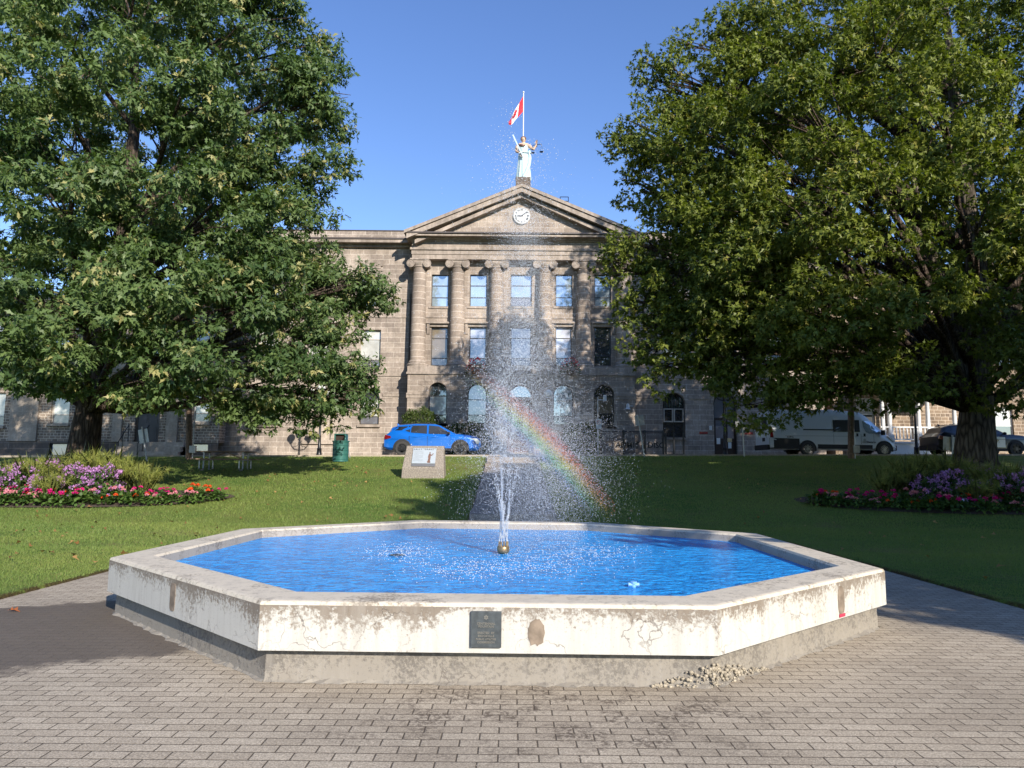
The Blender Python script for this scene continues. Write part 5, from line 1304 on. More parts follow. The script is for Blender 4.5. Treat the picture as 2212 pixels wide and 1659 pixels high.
def tree(name, label, cat, loc, trunk_pts, trunk_r, lobes, shape, L, cols, dens, bark_mt, roots=True, extra_limbs=(), yellow=.06, droop=.35, twig=True, wr=.72, spread=.9):
    root = empty(name, loc, label, cat); off = loc
    m = MB(); pts = trunk_pts; seg = 18
    m.tube(pts, trunk_r, seg)
    # flare and flutes
    z0 = loc[2]
    for i, (x_, y_, z_) in enumerate(m.v):
        a = math.atan2(y_-loc[1], x_-loc[0]); h = max(0, 1-(z_-z0)/1.6); k = 1+.28*h*h*(1+.5*math.sin(5*a))+.04*math.sin(7*a+z_)
        if z_ < z0+2.6: m.v[i] = (loc[0]+(x_-loc[0])*k, loc[1]+(y_-loc[1])*k, z_)
    for (p, r_) in extra_limbs: m.tube(p, r_, 12)
    m.build('trunk', bark_mt, root, smooth=60)
    m = MB(); T = [Vector(p) for p in trunk_pts]; allP = []; allD = []; hues = []
    for (lx, ly, lz, r_) in lobes:
        c = Vector((lx,ly,lz)); best = min(range(2, len(T)), key=lambda i: (T[i]-c).length+max(0, T[i].z-c.z+.55*math.hypot(T[i].x-c.x, T[i].y-c.y))*1.6); s_ = T[best]
        if (c-s_).length > .6 and (c-s_).length < 16:
            mid = s_.lerp(c, .5)+Vector((rnd.uniform(-.5,.5), rnd.uniform(-.5,.5), .08*(c-s_).length)); rr = min(trunk_r[best]*.5, .035+.012*(c-s_).length)
            q1 = s_.lerp(mid, .5)+Vector((rnd.uniform(-.2,.2),rnd.uniform(-.2,.2),.1)); m.tube([s_, q1, mid, mid.lerp(c,.5), c], [rr, rr*.85, rr*.65, rr*.45, rr*.25], 7)
            for k in range(7):
                d = Vector(unit(nr.normal(size=(1,3)))[0]); e_ = c+Vector((d.x,d.y,d.z*.75))*r_*.95; st_ = mid.lerp(c, rnd.uniform(.3,1)); m.tube([st_, st_.lerp(e_,.5)+Vector((0,0,.12*r_)), e_], [rr*.25, rr*.16, .008], 4)
        n = int(dens*r_*r_); p, d = crown_lobe((lx,ly,lz), r_, n, .78 if shape is OAK else .95, .55 if shape is OAK else .85); allP.append(p); allD.append(d); hues.append(np.full(n, nr.uniform(-1,1)))
    m.build('limbs', bark_oak, root, smooth=60)
    P = np.concatenate(allP); D = np.concatenate(allD); H = np.concatenate(hues)
    keep = np.ones(len(P), bool)
    P, D, H = P[keep], D[keep], H[keep]
    co, n = rosettes(P, D, 7, L, shape, droop=droop, wr=wr, spread=spread)
    c0, c1, cy = map(np.array, cols)
    f = np.clip(.5+.25*np.repeat(H,7)+nr.normal(size=n)*.28, 0, 1)[:, None]; col = c0+(c1-c0)*f
    yl = np.repeat(nr.uniform(0,1,len(P)) < yellow, 7); k = nr.uniform(.4,1,n)[:, None]; col = np.where(yl[:, None], col*(1-k)+cy*k, col)
    K = len(shape)
    np_mesh('crown', co, np.full(n, K), np.arange(n*K), leafm, root, off, np.repeat(col, K, 0))
    return root
# ---- left oak
TL = at(176, 985, 27.0); tlz = gz(TL.x, 27)
def lobes_from(px, Y0, prefix=()):
    out = []
    for (u, v, r, dy) in px:
        Y = Y0+dy; p = at(u, v, Y); out.append((p.x, p.y, p.z, r/1550*Y))
    return out
left_px = [(300,-60,200,-4),(520,50,125,-2),(650,180,95,-1),(700,130,55,0),(715,270,55,0),(130,120,190,-6),(390,210,150,-6),(600,320,105,-2),(660,390,55,0),(150,400,170,-7),(460,440,150,-6),(600,470,85,-3),(640,540,60,-1),(730,610,75,1),(790,640,52,1),(300,620,150,-7.5),(540,660,140,-5),(690,740,90,-2),(730,800,62,-1),(60,660,140,-7),(410,770,110,-7),(590,800,100,-4),(690,850,72,-2),(100,800,85,-6),(30,780,80,-5),(330,830,60,-6.5),(-60,500,160,-5),(-80,250,200,-4),(500,860,62,-3),(800,610,48,0),(826,640,36,1),(775,800,50,-1),(765,865,40,-2),(730,700,70,-1),(690,900,40,-2),(560,890,45,-3),(270,850,50,-6),(690,620,70,0),(700,200,70,-1),(660,100,70,0),(600,20,70,-1),(720,340,50,0),(680,450,50,0),(560,400,100,-2),(470,300,130,-4),(250,500,140,-6),(560,560,100,-4),(620,880,55,-2),(200,700,110,-8),(20,-60,200,-4),(-60,750,80,-3),
  (200,-200,220,0),(420,-150,180,2),(100,300,200,4),(350,350,190,5),(520,250,150,4),(250,560,190,4),(480,580,150,4),(100,620,150,3),(600,640,90,3),(560,760,90,3),(640,240,90,3),(420,60,170,4),(180,60,190,5),(-120,600,160,3),(330,720,110,3),(680,560,60,2)]
lb = lobes_from(left_px, 27)
zt_ = at(176, 880, 27).z
tp_l = [(TL.x,27,tlz-.3),(TL.x+.02,27,tlz+.6),(TL.x+.15,27,zt_-.2),(TL.x+.35,26.9,zt_+1.2),(TL.x+.6,26.8,zt_+3.5),(TL.x+1.0,26.9,zt_+7),(TL.x+1.1,27,zt_+11),(TL.x+.9,27,zt_+15)]
ex = [([(TL.x+.25,27,zt_+.1),(at(290,885,26.6).x,26.6,at(290,885,26.6).z),(at(380,878,26).x,26,at(380,878,26).z),(at(520,850,25.5).x,25.5,at(520,850,25.5).z)],[.26,.2,.16,.09]),
      ([(TL.x+.3,27,zt_+1),(at(340,500,27).x,27,at(340,500,27).z),(at(395,430,27).x,27,at(395,430,27).z),(at(450,370,27).x,27,at(450,370,27).z)],[.3,.22,.17,.1]),
      ([(TL.x+.3,27,zt_+2),(at(200,420,26).x,26,at(200,420,26).z),(at(185,300,25.5).x,25.5,at(185,300,25.5).z)],[.3,.2,.12])]
tree('oak_tree', 'large dark green oak with low spreading boughs behind the left flower bed', 'tree', (TL.x,27,tlz), tp_l, [.62,.52,.46,.42,.36,.28,.2,.1], lb, OAK, .25, ((.045,.085,.026),(.135,.19,.06),(.38,.34,.14)), 150, bark_oak, extra_limbs=ex, yellow=.07, droop=.5, wr=.55, spread=1.0)
# ---- right maple
TR = at(2106, 985, 26.5); trz = gz(TR.x, 26.5)
right_px = [(1440,185,72,0),(1480,95,32,0),(1400,140,40,0),(1395,290,70,0),(1330,300,36,0),(1385,410,65,0),(1360,520,52,-1),(1322,575,36,-1),(1420,600,75,-1),(1400,690,48,-1),(1480,470,90,-2),(1470,740,62,-1),(1560,320,100,-3),(1590,180,95,-1),(1700,70,100,-1),(1650,30,50,0),(1740,250,130,-4),(1640,460,125,-4),(1570,630,95,-3),(1600,760,80,-2),(1650,840,48,-2),(1720,800,72,-3),(1760,650,120,-5),(1860,430,140,-6),(1890,120,160,-3),(2040,240,160,-6),(2140,70,170,-3),(2110,480,150,-7),(1900,770,100,-4),(1960,640,110,-6),(1830,840,38,-3),(1980,820,70,-5),(2180,700,110,-5),(2190,850,62,-4),(2260,400,170,-4),(1740,860,32,-2),(1560,740,55,-1),(1365,650,40,-1),(1395,745,46,-1),(1432,800,34,-1),(1520,780,52,-1),(1540,560,85,-2),(1450,540,80,-1),(1620,560,100,-4),(1700,700,100,-4),(1850,740,80,-5),(1940,830,42,-4),(1650,690,80,-2),(1480,640,60,-1),(1500,250,80,0),(1780,120,110,-2),(1640,120,80,-1),(1560,90,60,0),(1600,400,90,-2),(1500,370,70,-2),(1720,470,100,-5),(1800,350,90,-5),(1690,600,90,-4),(1570,250,70,-2),(1660,240,80,-3),(1560,800,50,-2),(1500,700,70,-2),(1620,880,38,-2),(1690,860,50,-3),(1580,690,80,-3),(1780,820,45,-4),(1900,815,45,-4),(1500,620,90,-2),(1560,500,90,-3),(1450,690,50,-1),(1420,330,70,-1),(1460,270,70,0),(1530,200,60,0),(1590,60,50,0),(1620,20,50,0),(2470,550,170,0),(2400,700,130,0),(2350,300,180,-2),(2550,400,180,0),(2330,620,140,-3),(2500,750,110,1),(2220,617,120,1),(2150,700,100,3),(2100,650,110,4),(2300,560,120,2),(2050,760,90,4),(2000,640,110,4),(2230,480,140,3),(2420,100,180,-2),
  (1700,350,150,4),(1850,250,170,4),(2000,100,180,3),(2000,450,160,4),(1800,560,130,4),(1650,620,100,3),(2200,250,180,3),(2200,550,150,4),(1900,-80,200,1),(1550,450,100,3),(1960,720,90,4),(2260,750,110,2)]
lb = lobes_from(right_px, 26.5)
def P3(u, v, Y): p = at(u, v, Y); return (p.x, p.y, p.z)
tp_r = [(TR.x,26.5,trz-.3),(TR.x,26.5,trz+.7),P3(2110,890,26.5),P3(2106,800,26.4),P3(2112,700,26.3),P3(2108,560,26.2),P3(2085,400,26),P3(2060,200,26),P3(2040,0,26)]
ex = [([P3(2098,850,26.5),P3(2055,770,26.3),P3(2045,650,26.2),P3(2000,500,26),P3(1960,330,26)],[.34,.26,.2,.13,.06]),([P3(2095,830,26.4),P3(2010,790,26),P3(1900,640,25.5),P3(1650,450,25.5),P3(1560,380,26)],[.24,.17,.12,.08,.04]),([P3(2112,800,26.5),P3(2155,735,26.6),P3(2200,650,27),P3(2260,480,27)],[.33,.27,.22,.14]),([P3(2085,780,26.5),P3(2020,560,27.5),P3(1850,300,27),P3(1800,150,27)],[.25,.2,.14,.06])]
maple_cols = ((.065,.095,.014),(.20,.225,.036),(.36,.31,.08))
mt = tree('maple_tree', 'huge olive green maple with several stems behind the right flower bed', 'tree', (TR.x,26.5,trz), tp_r, [.78,.64,.55,.5,.42,.35,.27,.2,.1], lb, MAP, .175, maple_cols, 265, bark_map, extra_limbs=ex, yellow=.03, droop=.3)
# ---- a generic park tree whose copies stand outside the frame to the right and cast the shade on the lawn
def park_tree(name, label, loc, H, R, seed):
    q = random.Random(seed); lbs = []
    for k in range(32):
        a = q.uniform(0, 2*math.pi); h = q.uniform(.25, .95); rr = R*math.sqrt(max(.05, 1-((h-.55)/.5)**2))*q.uniform(.3,.78)
        lbs.append((loc[0]+rr*math.cos(a), loc[1]+rr*math.sin(a), loc[2]+H*h, R*q.uniform(.28,.42)))
    tp_ = [(loc[0],loc[1],loc[2]-.3),(loc[0],loc[1],loc[2]+.7),(loc[0]+.1,loc[1],loc[2]+H*.22),(loc[0],loc[1]+.2,loc[2]+H*.45),(loc[0]-.2,loc[1],loc[2]+H*.7),(loc[0],loc[1],loc[2]+H*.9)]
    return tree(name, label, 'tree', loc, tp_, [.6,.5,.42,.32,.2,.08], lbs, MAP, .42, maple_cols, 62, bark_map, yellow=.03)
SHADE = [(11.9,1.1,13.5,5.0,1),(18.0,1.5,15.5,6.0,None),(26.5,9.5,16,6,None),(33,16,16,6,None),(27,-2,17,6.5,None),(20.5,-25.5,15,5,None)]
pk0 = None
for i, (x_, y_, H, R, sd_) in enumerate(SHADE):
    lab = ['tall park maple standing outside the picture, nearest to the plaza on the right', 'second park maple outside the picture beyond the plaza on the right', 'third park maple outside the picture, on the right lawn', 'park maple outside the picture level with the basin, far right', 'park maple outside the picture beside the right flower bed', 'park maple outside the picture well behind the viewer on the right'][i]
    if pk0 is None: pk0 = park_tree('park_tree', lab, (x_, y_, gz(x_, y_)), H, R, 5); H0, R0 = H, R; pk0['group'] = 'shade trees outside the picture'
    else:
        c = copy_tree(pk0); c.location = (x_, y_, gz(x_, y_)); c.scale = (R/R0, R/R0, H/H0); c.rotation_euler[2] = i*1.7; c['label'] = lab

# ------------------------------------------------------------------ shrubs before the courthouse
def shrub(u, vb, Y, w, h, label, n=5200, dark=1.0):
    p = at(u, vb, Y); z = gz(p.x, Y); e = empty('shrub', (p.x,Y,z), label, 'shrub', 'clipped shrubs before the courthouse')
    d = unit(nr.normal(size=(n,3))); rad = nr.uniform(.75,1.03,n)*(1+.07*np.sin(d[:,0]*9)*np.sin(d[:,2]*8))
    P = np.array([p.x,Y,z+h*.5])+np.sign(d)*np.abs(d)**.75*rad[:, None]*np.array([w/2,w*.4,h*.52])
    keep = P[:,2] > z+.05; P = P[keep]; D = d[keep]
    co, k = rosettes(P, D, 3, .10, OVAL, spread=.7, droop=-.2, wr=.55)
    f = nr.uniform(0,1,k)[:, None]; yel = np.clip(P[:,2]-(z+h*.45),0,1)
    col = (np.array((.022,.048,.01))+np.array((.075,.085,.012))*f)*dark
    np_mesh('foliage', co, np.full(k,6), np.arange(k*6), plantm, e, (p.x,Y,z), np.repeat(col,6,0))
    m = MB()
    for q in range(7): a = rnd.uniform(0,6.28); m.tube([(p.x,Y,z-.05),(p.x+math.cos(a)*w*.2,Y+math.sin(a)*w*.2,z+h*.5)], [.03,.012], 5)
    m.build('stem', wood, e)
def hh(v0, v1, Y): return (v1-v0)/1550*Y
shrub(905, 985, 41.3, 78/1550*41.3, hh(880,985,41.3), 'rounded yellow green clipped bush just behind the blue SUV')
shrub(1008, 985, 41.3, 88/1550*41.3, hh(910,985,41.3), 'darker low clipped bush at the left of the entrance steps')
shrub(1257, 980, 41.3, 84/1550*41.3, hh(908,980,41.3), 'dark clipped bush to the right of the entrance steps')

# ------------------------------------------------------------------ flower beds
soil = M('bed_soil', (.06,.04,.028), .95, 0, .4, 14)
def bed(xc, s_):
    m = MB(); n = 40; P = []
    for k in range(n):
        a = 2*math.pi*k/n; x_ = xc+5.0*math.cos(a)*(1+.03*math.sin(5*a)); y_ = 21.7+1.75*math.sin(a); P.append((x_, y_, gz(x_,y_)+.025))
    m.add([(xc,21.7,gz(xc,21.7)+.1)]+P, [(0,k+1,(k+1)%n+1) for k in range(n)])
    tag(m.build('flower_bed_soil', soil), kind='structure')
def plant_mesh(name, parts, parent):
    for nm, co, K, col, mat in parts:
        n = len(co)//K; np_mesh(nm, co, np.full(n,K), np.arange(n*K), mat, parent, (0,0,0), np.repeat(col,K,0))
def geranium(label, bloom):
    e = empty('bedding_geranium', (0,0,0), label, 'flower'); n = 150
    d = unit(nr.normal(size=(n,3))); d[:,2] = np.abs(d[:,2]); P = d*np.array([.27,.27,.24])*nr.uniform(.55,1.05,n)[:,None]+np.array([0,0,.03])
    ax = unit(d*.7+nr.normal(size=(n,3))*.4); co = leaves(P, ax, unit(d*.5+np.array([0,0,1.])), nr.uniform(.08,.13,n), nr.uniform(.09,.13,n), OVAL)
    f = nr.uniform(0,1,n)[:,None]; col = np.array((.035,.075,.015))+f*np.array((.07,.10,.02))
    parts = [('foliage', co, 6, col, plantm)]
    plant_mesh('p', parts, e)
    for q in range(rnd.choice((2,4,5,6))):
        a = rnd.uniform(0,6.28); r_ = rnd.uniform(.02,.26); c = np.array([r_*math.cos(a), r_*math.sin(a), .19+.2*rnd.random()]); n = 34
        d = unit(nr.normal(size=(n,3))); d[:,2] = np.abs(d[:,2])*.8; co = leaves(c+d*.032, unit(d+nr.normal(size=(n,3))*.5), d, np.full(n,.042), np.full(n,.045), OVAL)
        b = np.array(bloom)*nr.uniform(.75,1.15,n)[:,None]; plant_mesh('p', [('bloom', co, 6, np.clip(b,0,1), petalm)], e)
    return e
def cleome(label):
    e = empty('purple_flower_clump', (0,0,0), label, 'flowers'); n = 700
    d = unit(nr.normal(size=(n,3))); d[:,2] = np.abs(d[:,2]); P = d*np.array([.62,.55,.82])*nr.uniform(.5,1.0,n)[:,None]
    co = leaves(P, unit(d*.5+nr.normal(size=(n,3))*.6), unit(d+np.array([0,0,1.])), nr.uniform(.1,.18,n), nr.uniform(.05,.08,n), OVAL)
    f = nr.uniform(0,1,n)[:,None]; col = np.array((.03,.065,.015))+f*np.array((.07,.09,.025)); plant_mesh('p', [('foliage', co, 6, col, plantm)], e)
    cs = []
    for q in range(46):
        d1 = unit(nr.normal(size=(1,3)))[0]; d1[2] = abs(d1[2]); c = d1*np.array([.66,.58,.95])*rnd.uniform(.85,1.05); n = 16
        d = unit(nr.normal(size=(n,3))); cs.append(leaves(c+d*.025, unit(d+np.array([0,0,.3])), unit(d+nr.normal(size=(n,3))), np.full(n,.062), np.full(n,.05), OVAL))
    co = np.concatenate(cs); n = len(co)//6; f = nr.uniform(0,1,n)[:,None]; col = np.array((.36,.16,.42))+f*np.array((.26,.16,.22)); plant_mesh('p', [('blossom', co, 6, col, petalm)], e)
    return e
def papyrus(label):
    e = empty('papyrus_grass', (0,0,0), label, 'ornamental grass'); n = 64
    a = nr.uniform(0,6.28,n); sp_ = nr.uniform(.05,.62,n); ax = unit(np.stack([np.cos(a)*sp_, np.sin(a)*sp_, np.ones(n)],1)); B = np.stack([nr.normal(size=n)*.09, nr.normal(size=n)*.09, np.zeros(n)],1)
    Ls = nr.uniform(.75,1.5,n); co = leaves(B, ax, unit(nr.normal(size=(n,3))), Ls, np.full(n,.013), np.array([(-.5,0),(.5,0),(.3,.6),(0,1),(-.3,.6)]), 0)
    f = nr.uniform(0,1,n)[:,None]; col = np.array((.10,.14,.03))+f*np.array((.14,.10,.04)); plant_mesh('p', [('stem', co, 5, col, plantm)], e)
    tips = B+ax*Ls[:,None]*.93; tips[:,2] -= .2*Ls; tips = tips[Ls > .85]; k = 44; T = np.repeat(tips, k, 0); d = unit(nr.normal(size=(len(T),3))+np.array([0,0,.25])); L2 = nr.uniform(.14,.3,len(T))
    co = leaves(T, d, unit(nr.normal(size=(len(T),3))), L2, np.full(len(T),.013), BLADE, 0); f = nr.uniform(0,1,len(T))[:,None]; col = np.array((.16,.20,.04))+f*np.array((.16,.12,.04)); plant_mesh('p', [('seed_head', co, 3, col, plantm)], e)
    return e
bed(-13.4, -1); bed(13.6, 1)
kinds = [('magenta', (.62,.01,.19)), ('orange red', (.75,.09,.015)), ('pale pink', (.72,.28,.34))]
ger = {}; clm = {}; pap = {}
first = {}
def place(proto_fn, key, label, x_, y_, rz, sc, group):
    if key not in first: first[key] = e = proto_fn(label)
    else: e = copy_tree(first[key]); e['label'] = label
    e.location = (x_, y_, gz(x_,y_)+.04); e.rotation_euler[2] = rz; e.scale = (sc,sc,sc); e['group'] = group; return e
for sname, s_, xc in (('left',-1,-13.4),('right',1,13.6)):
    light = 'sunlit left bed' if s_ < 0 else 'shaded right bed'
    for k in range(34):
        tq = k/33; x_ = xc-s_*(4.7-7.8*tq)+rnd.uniform(-.1,.1); row = k % 2
        dxn = (x_-xc)/5.0; y_ = 21.7-1.75*math.sqrt(max(0.02,1-dxn*dxn))*(.82-.42*row)+rnd.uniform(-.12,.12)
        if abs(dxn) > .99: continue
        cn, cc_ = kinds[(k*7+k//3) % 3]
        place(lambda l, cc_=cc_: geranium(l, cc_), 'g'+cn+str(k % 2), f'low {cn} geranium at the edge of the {light}', x_, y_, rnd.uniform(0,6.28), rnd.uniform(.85,1.25), f'{cn} geraniums in the {light}')
    for k in range(11):
        x_ = xc-s_*(1.3-3.8*(k/10))+rnd.uniform(-.15,.15); y_ = 21.3+.85*(k % 2)+rnd.uniform(-.1,.1)
        place(cleome, 'c'+str(k % 3), f'tall clump of mauve flowers in the {light}', x_, y_, rnd.uniform(0,6.28), rnd.uniform(.82,1.12), f'mauve flower clumps in the {light}')
    for k, (dx, dy, sc_) in enumerate([(-.9,0.1,1.0),(-.1,.9,1.12),(.8,.95,1.08),(1.5,.6,.95),(2.3,.3,.8),(-1.7,.7,.85),(.2,-.9,.72)]):
        x_ = xc-s_*dx; nm_ = ['beside the tallest mauve flowers','in the middle','at the back','toward the inner edge','at the thin inner end','toward the outer edge','at the front'][k]
        place(papyrus, 'p'+str(k % 2), f'feathery green papyrus grass {nm_} of the {light}', x_, 21.7+dy, rnd.uniform(0,6.28), sc_, f'papyrus grasses in the {light}')
    p = at(12 if s_ < 0 else 2068, 1055, 20.6); z = gz(p.x, 20.6)
    e = empty('garden_spotlight', (p.x,20.6,z), f'small white and blue garden spotlight at the edge of the {light}', 'spotlight')
    MB().tube([(p.x,20.6,z),(p.x,20.6,z+.2)], .02, 6).build('stake', grey_metal, e); MB().lathe([(.05,-.08),(.085,.08),(.07,.1)], (p.x,20.55,z+.26), 12, 'x').build('lamp_head', M('pale_blue_lamp', (.5,.62,.72), .4), e)
# red hanging baskets by the entrance
for u, nm_ in ((1028,'left'),(1232,'right')):
    p = at(u, 800, YP-.35); e = empty('flower_basket', (p.x,YP-.35,p.z), f'basket of trailing red flowers hanging on the {nm_} of the courthouse entrance', 'flower basket', 'red flower baskets')
    MB().lathe([(.05,-.3),(.2,-.22),(.3,-.02),(.3,.0)], (p.x,YP-.35,p.z), 14).build('basket', wood, e)
    MB().tube([(p.x,YP-.35,p.z),(p.x,YP-.35,p.z+.55),(p.x,YP,p.z+.6)], .012, 5).build('hanger', black_metal, e)
    n = 260; d = unit(nr.normal(size=(n,3))); d[:,2] = np.abs(d[:,2])-.35; P = d*np.array([.55,.4,.55]); co = leaves(P, unit(d), unit(nr.normal(size=(n,3))), nr.uniform(.1,.2,n), np.full(n,.06), OVAL)
    f = nr.uniform(0,1,n)[:,None]; np_mesh('foliage', co, np.full(n,6), np.arange(n*6), plantm, e, (0,0,0), np.repeat(np.array((.03,.07,.02))+f*.05,6,0))
    n = 90; d = unit(nr.normal(size=(n,3))); d[:,2] = np.abs(d[:,2]); P = d*np.array([.5,.35,.7]); co = leaves(P, unit(d), unit(nr.normal(size=(n,3))), np.full(n,.14), np.full(n,.1), OVAL)
    np_mesh('bloom', co, np.full(n,6), np.arange(n*6), petalm, e, (0,0,0), np.repeat(np.tile(np.array([[.55,.02,.05]]),(n,1)),6,0))

# ------------------------------------------------------------------ grass blades and fallen leaves
def scatter(n, x0, x1, y0, y1): return nr.uniform(x0,x1,n), nr.uniform(y0,y1,n)
bx, by = [], []
for n, a, b, c, d in ((60000,-10.5,-5.86,7.5,13.5),(60000,5.86,10.5,7.0,13.5),(52000,-13,-3,13,18),(52000,3,13,13,18),(45000,-16,-1.2,17,24),(45000,1.3,16,17,24),(50000,-20,-1.2,24,33.6),(50000,1.3,20,24,33.6)):
    q, w = scatter(n,a,b,c,d); bx.append(q); by.append(w)
bx = np.concatenate(bx); by = np.concatenate(by)
ok = (np.abs(bx) > 5.87) | (by > 15.65)
for xc in (-13.4, 13.6): ok &= ((bx-xc)/4.95)**2+((by-21.7)/1.7)**2 > 1
bx, by = bx[ok], by[ok]
bz = np.array([gz(x_,y_) for x_, y_ in zip(bx,by)]); n = len(bx)
B = np.stack([bx,by,bz-.005],1); ax = unit(nr.normal(size=(n,3))*.45+np.array([0,0,1.0])); sc_ = np.clip(by/14,.8,2.2)
co = leaves(B, ax, unit(nr.normal(size=(n,3))), nr.uniform(.03,.06,n)*np.minimum(sc_,1.4), .007*sc_, BLADE, 0)
f = nr.uniform(0,1,n)[:,None]; cl = (.5+.5*np.sin(bx*.9+np.sin(by*.7)*2)*np.sin(by*.8+bx*.3))[:,None]
col = np.array((.105,.18,.038))+f*np.array((.10,.085,.03))+cl*np.array((.06,.04,.012)); dry = (nr.uniform(0,1,n) < .06)[:,None]; col = np.where(dry, np.array((.20,.16,.07)), col)
g = np_mesh('grass', co, np.full(n,3), np.arange(n*3), grassm, None, (0,0,0), np.repeat(col,3,0)); tag(g, kind='stuff')
n = 420; q = np.concatenate([nr.uniform(-16,-1.5,330), nr.uniform(1.5,14,90)]); w = nr.uniform(8,30,n); ok = ((np.abs(q) > 5.9)|(w > 15.7)); q, w = q[ok], w[ok]; n = len(q)
z = np.array([gz(a,b) for a,b in zip(q,w)])+.045; P = np.stack([q,w,z],1); a = nr.uniform(0,6.28,n)
co = leaves(P, unit(np.stack([np.cos(a),np.sin(a),nr.normal(size=n)*.25],1)), unit(np.array([0,-.3,1.])+nr.normal(size=(n,3))*.4), nr.uniform(.09,.15,n), nr.uniform(.08,.13,n), MAP, .3)
f = nr.uniform(0,1,n)[:,None]; col = np.array((.22,.10,.04))+f*np.array((.22,.16,.06))
tag(np_mesh('fallen_leaves', co, np.full(n,8), np.arange(n*8), plantm, None, (0,0,0), np.repeat(col,8,0)), kind='stuff')
pf = onz(14, 1322, 0.0)
co = leaves(np.array([[pf.x,pf.y,.015]]), np.array([[1.,.15,.05]]), np.array([[0,-.2,1.]]), np.array([.14]), np.array([.1]), OAK, .3)
tag(np_mesh('fallen_leaf', co, [12], np.arange(12), plantm, None, (0,0,0), np.tile(np.array([[.4,.13,.05]]),(12,1))), 'single orange fallen leaf on the paving at the left edge', 'leaf')

# ------------------------------------------------------------------ water jets, spray and rainbow
t = NT('water_drop'); t.base((.86,.89,.94)); t.rough(.08, .6); t.p.inputs['IOR'].default_value = 1.33
gl = t.new('ShaderNodeBsdfRefraction'); gl.inputs['IOR'].default_value = 1.33; gl.inputs['Roughness'].default_value = .02
mx = t.new('ShaderNodeMixShader'); mx.inputs[0].default_value = .22; t.l.new(t.p.outputs[0], mx.inputs[1]); t.l.new(gl.outputs[0], mx.inputs[2]); t.l.new(mx.outputs[0], t.n['Material Output'].inputs[0])
drop_m = t.m
OCT_V = np.array([(1,0,0),(-1,0,0),(0,1,0),(0,-1,0),(0,0,1),(0,0,-1)], float); OCT_F = np.array([(0,2,4),(2,1,4),(1,3,4),(3,0,4),(2,0,5),(1,2,5),(3,1,5),(0,3,5)])
def drops(name, P, r, mat, col=None, stretch=1.0):
    n = len(P); S_ = np.stack([r,r,r*stretch],1); co = (P[:,None]+OCT_V[None]*S_[:,None]).reshape(-1,3); idx = (np.arange(n)[:,None,None]*6+OCT_F[None]).ravel()
    return np_mesh(name, co, np.full(n*8,3), idx, mat, None, (0,0,0), None if col is None else np.repeat(col,6,0), smooth=True)
NB = np.array(NZ)
def pxw(u, v, Y):
    u = np.asarray(u,float); v = np.asarray(v,float); Y = np.asarray(Y,float)
    F, Rr, U = map(np.array, (_F,_R,_U)); d = F+((u-1106)/FPX)[:,None]*Rr-((v-829.5)/FPX)[:,None]*U
    return np.array([0,0,CAMZ])+d*(Y/d[:,1])[:,None]
tops = [(1056,880),(1064,985),(1078,840),(1087,800),(1094,880),(1102,985),(1117,1005),(1082,960),(1108,900)]
for k, (u1, v1) in enumerate(tops):
    a = 2*math.pi*k/9; s0 = np.array([NB[0]+.055*math.cos(a), NB[1]+.055*math.sin(a), NB[2]+.15]); e1 = pxw([u1],[v1],[9.25+.25*math.sin(a)])[0]
    n = 620; tq = np.concatenate([nr.uniform(0,.42,330), nr.uniform(0,1,290)**.9]);  P = s0+(e1-s0)*tq[:,None]; P[:,0] += (e1[0]-s0[0])*.10*np.sin(tq*3.1); P += nr.normal(size=(n,3))*(.003+.011*tq[:,None]); r = nr.uniform(.0010,.0034,n)*(1-.1*tq)
    o = drops('water_jet', P, r, drop_m, None, 3.4)
    tag(o, f'thin broken jet of bright water rising from the nozzle, {["first","second","third","fourth","fifth","sixth","seventh","eighth","ninth"][k]} around its ring', 'water jet', 'water jets of the fountain')
Pd = []; Rd = []
def cloud(n, fu, fv, sy, rlo, rhi):
    u = fu(n); v = fv(n); Y = 9.35+nr.normal(size=n)*sy; P = pxw(u,v,Y); ok = P[:,2] > WZ+.01; Pd.append(P[ok]); Rd.append((rlo+(rhi-rlo)*nr.uniform(0,1,n)**2.5)[ok])
# rising core
vv = lambda a,b: (lambda n: nr.uniform(a,b,n))
cloud(420, lambda n: 1096+nr.normal(size=n)*15, lambda n: 210+230*nr.uniform(0,1,n)**.7, .15, .003, .008)
cloud(1500, lambda n: 1125+nr.normal(size=n)*38, vv(300,520), .35, .003, .008)
cloud(26000, lambda n: 1130+nr.normal(size=n)*34, vv(450,800), .35, .0014, .005)
cloud(48000, lambda n: 1130+nr.normal(size=n)*58, lambda n: 560+430*nr.uniform(0,1,n)**.75, .6, .0011, .0040)
cloud(60000, lambda n: 1140+nr.normal(size=n)*66, lambda n: 980+nr.normal(size=n)*120, .6, .0011, .0037)
cloud(6000, lambda n: 1085+nr.normal(size=n)*25, lambda n: 900+nr.normal(size=n)*70, .3, .003, .007)
cloud(34000, lambda n: 1205+nr.normal(size=n)*62, lambda n: 1010+nr.normal(size=n)*75, .6, .0011, .0038)
cloud(900, lambda n: 1030+nr.normal(size=n)*55, lambda n: 860+nr.normal(size=n)*180, .8, .002, .006)
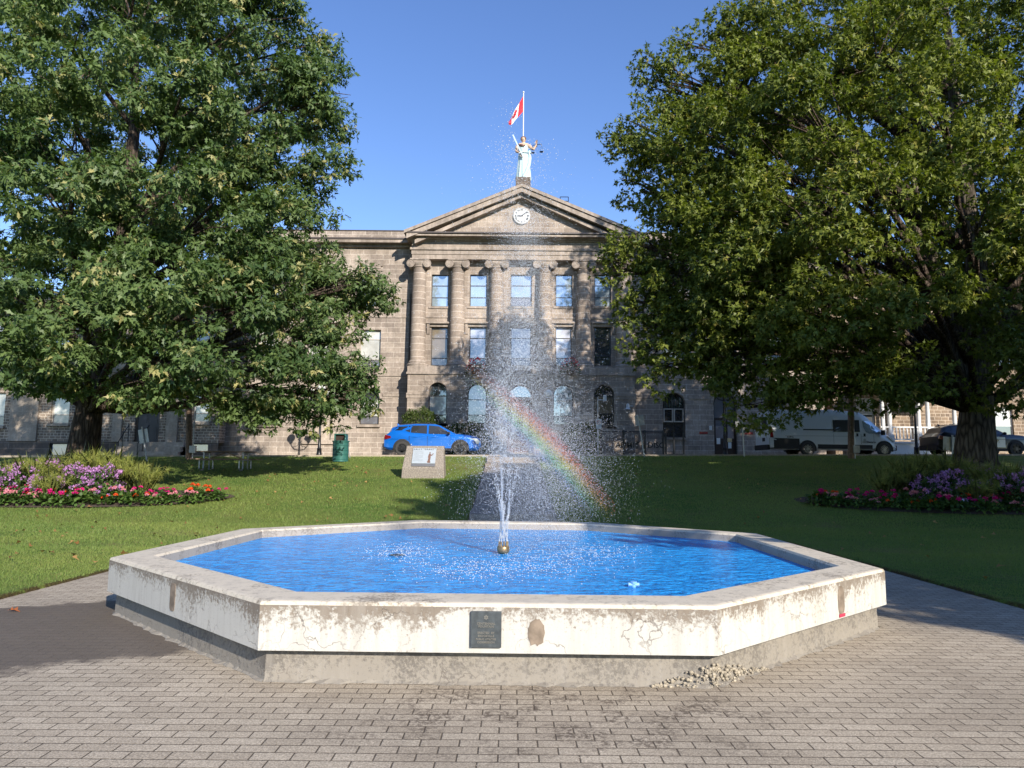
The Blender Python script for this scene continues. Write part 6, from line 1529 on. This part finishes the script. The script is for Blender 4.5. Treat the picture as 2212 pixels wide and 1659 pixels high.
cloud(420, lambda n: 1120+nr.normal(size=n)*90, vv(350,700), .8, .003, .0065)
P = np.concatenate(Pd); r = np.concatenate(Rd)
tag(drops('water_spray', P, r, drop_m), kind='stuff')
# splashing where the drops land
n = 2600; u = np.concatenate([870+nr.normal(size=500)*40, 1010+nr.normal(size=700)*70, 1170+nr.normal(size=900)*75, 1290+nr.normal(size=500)*50]); v = np.concatenate([1195+nr.normal(size=500)*10, 1232+nr.normal(size=700)*16, 1215+nr.normal(size=900)*22, 1195+nr.normal(size=500)*10])
z = WZ+np.abs(nr.normal(size=n))*.03; P = []
for a, b, zq in zip(u,v,z): q = onz(a,b,WZ); P.append((q.x,q.y,zq))
P = np.array(P); ok = (np.abs(P[:,1]-9.3) < 2.6)
tag(drops('water_splash', P[ok], nr.uniform(.002,.008,n)[ok], drop_m, None, .6), kind='stuff')
# rainbow: bow's light painted as fixed colours on fine drops, along the camera's 42 degree cone about the point opposite the sun
rb_m = leaf_mat('painted_bow_drops', .5, .35)
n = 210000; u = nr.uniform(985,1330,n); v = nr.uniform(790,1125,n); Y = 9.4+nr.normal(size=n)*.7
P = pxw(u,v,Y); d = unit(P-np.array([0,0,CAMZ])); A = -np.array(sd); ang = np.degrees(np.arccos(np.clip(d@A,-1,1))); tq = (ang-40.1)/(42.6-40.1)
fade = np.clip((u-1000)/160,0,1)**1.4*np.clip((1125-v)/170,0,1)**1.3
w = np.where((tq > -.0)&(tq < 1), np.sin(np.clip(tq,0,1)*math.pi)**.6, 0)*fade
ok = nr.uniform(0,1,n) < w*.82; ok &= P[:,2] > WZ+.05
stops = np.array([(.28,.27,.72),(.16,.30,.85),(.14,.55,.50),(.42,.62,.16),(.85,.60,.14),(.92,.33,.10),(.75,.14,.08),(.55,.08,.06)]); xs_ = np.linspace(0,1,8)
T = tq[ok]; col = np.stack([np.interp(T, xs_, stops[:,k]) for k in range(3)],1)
tag(drops('painted_rainbow', P[ok], nr.uniform(.0014,.0034,int(ok.sum())), rb_m, col), kind='stuff')
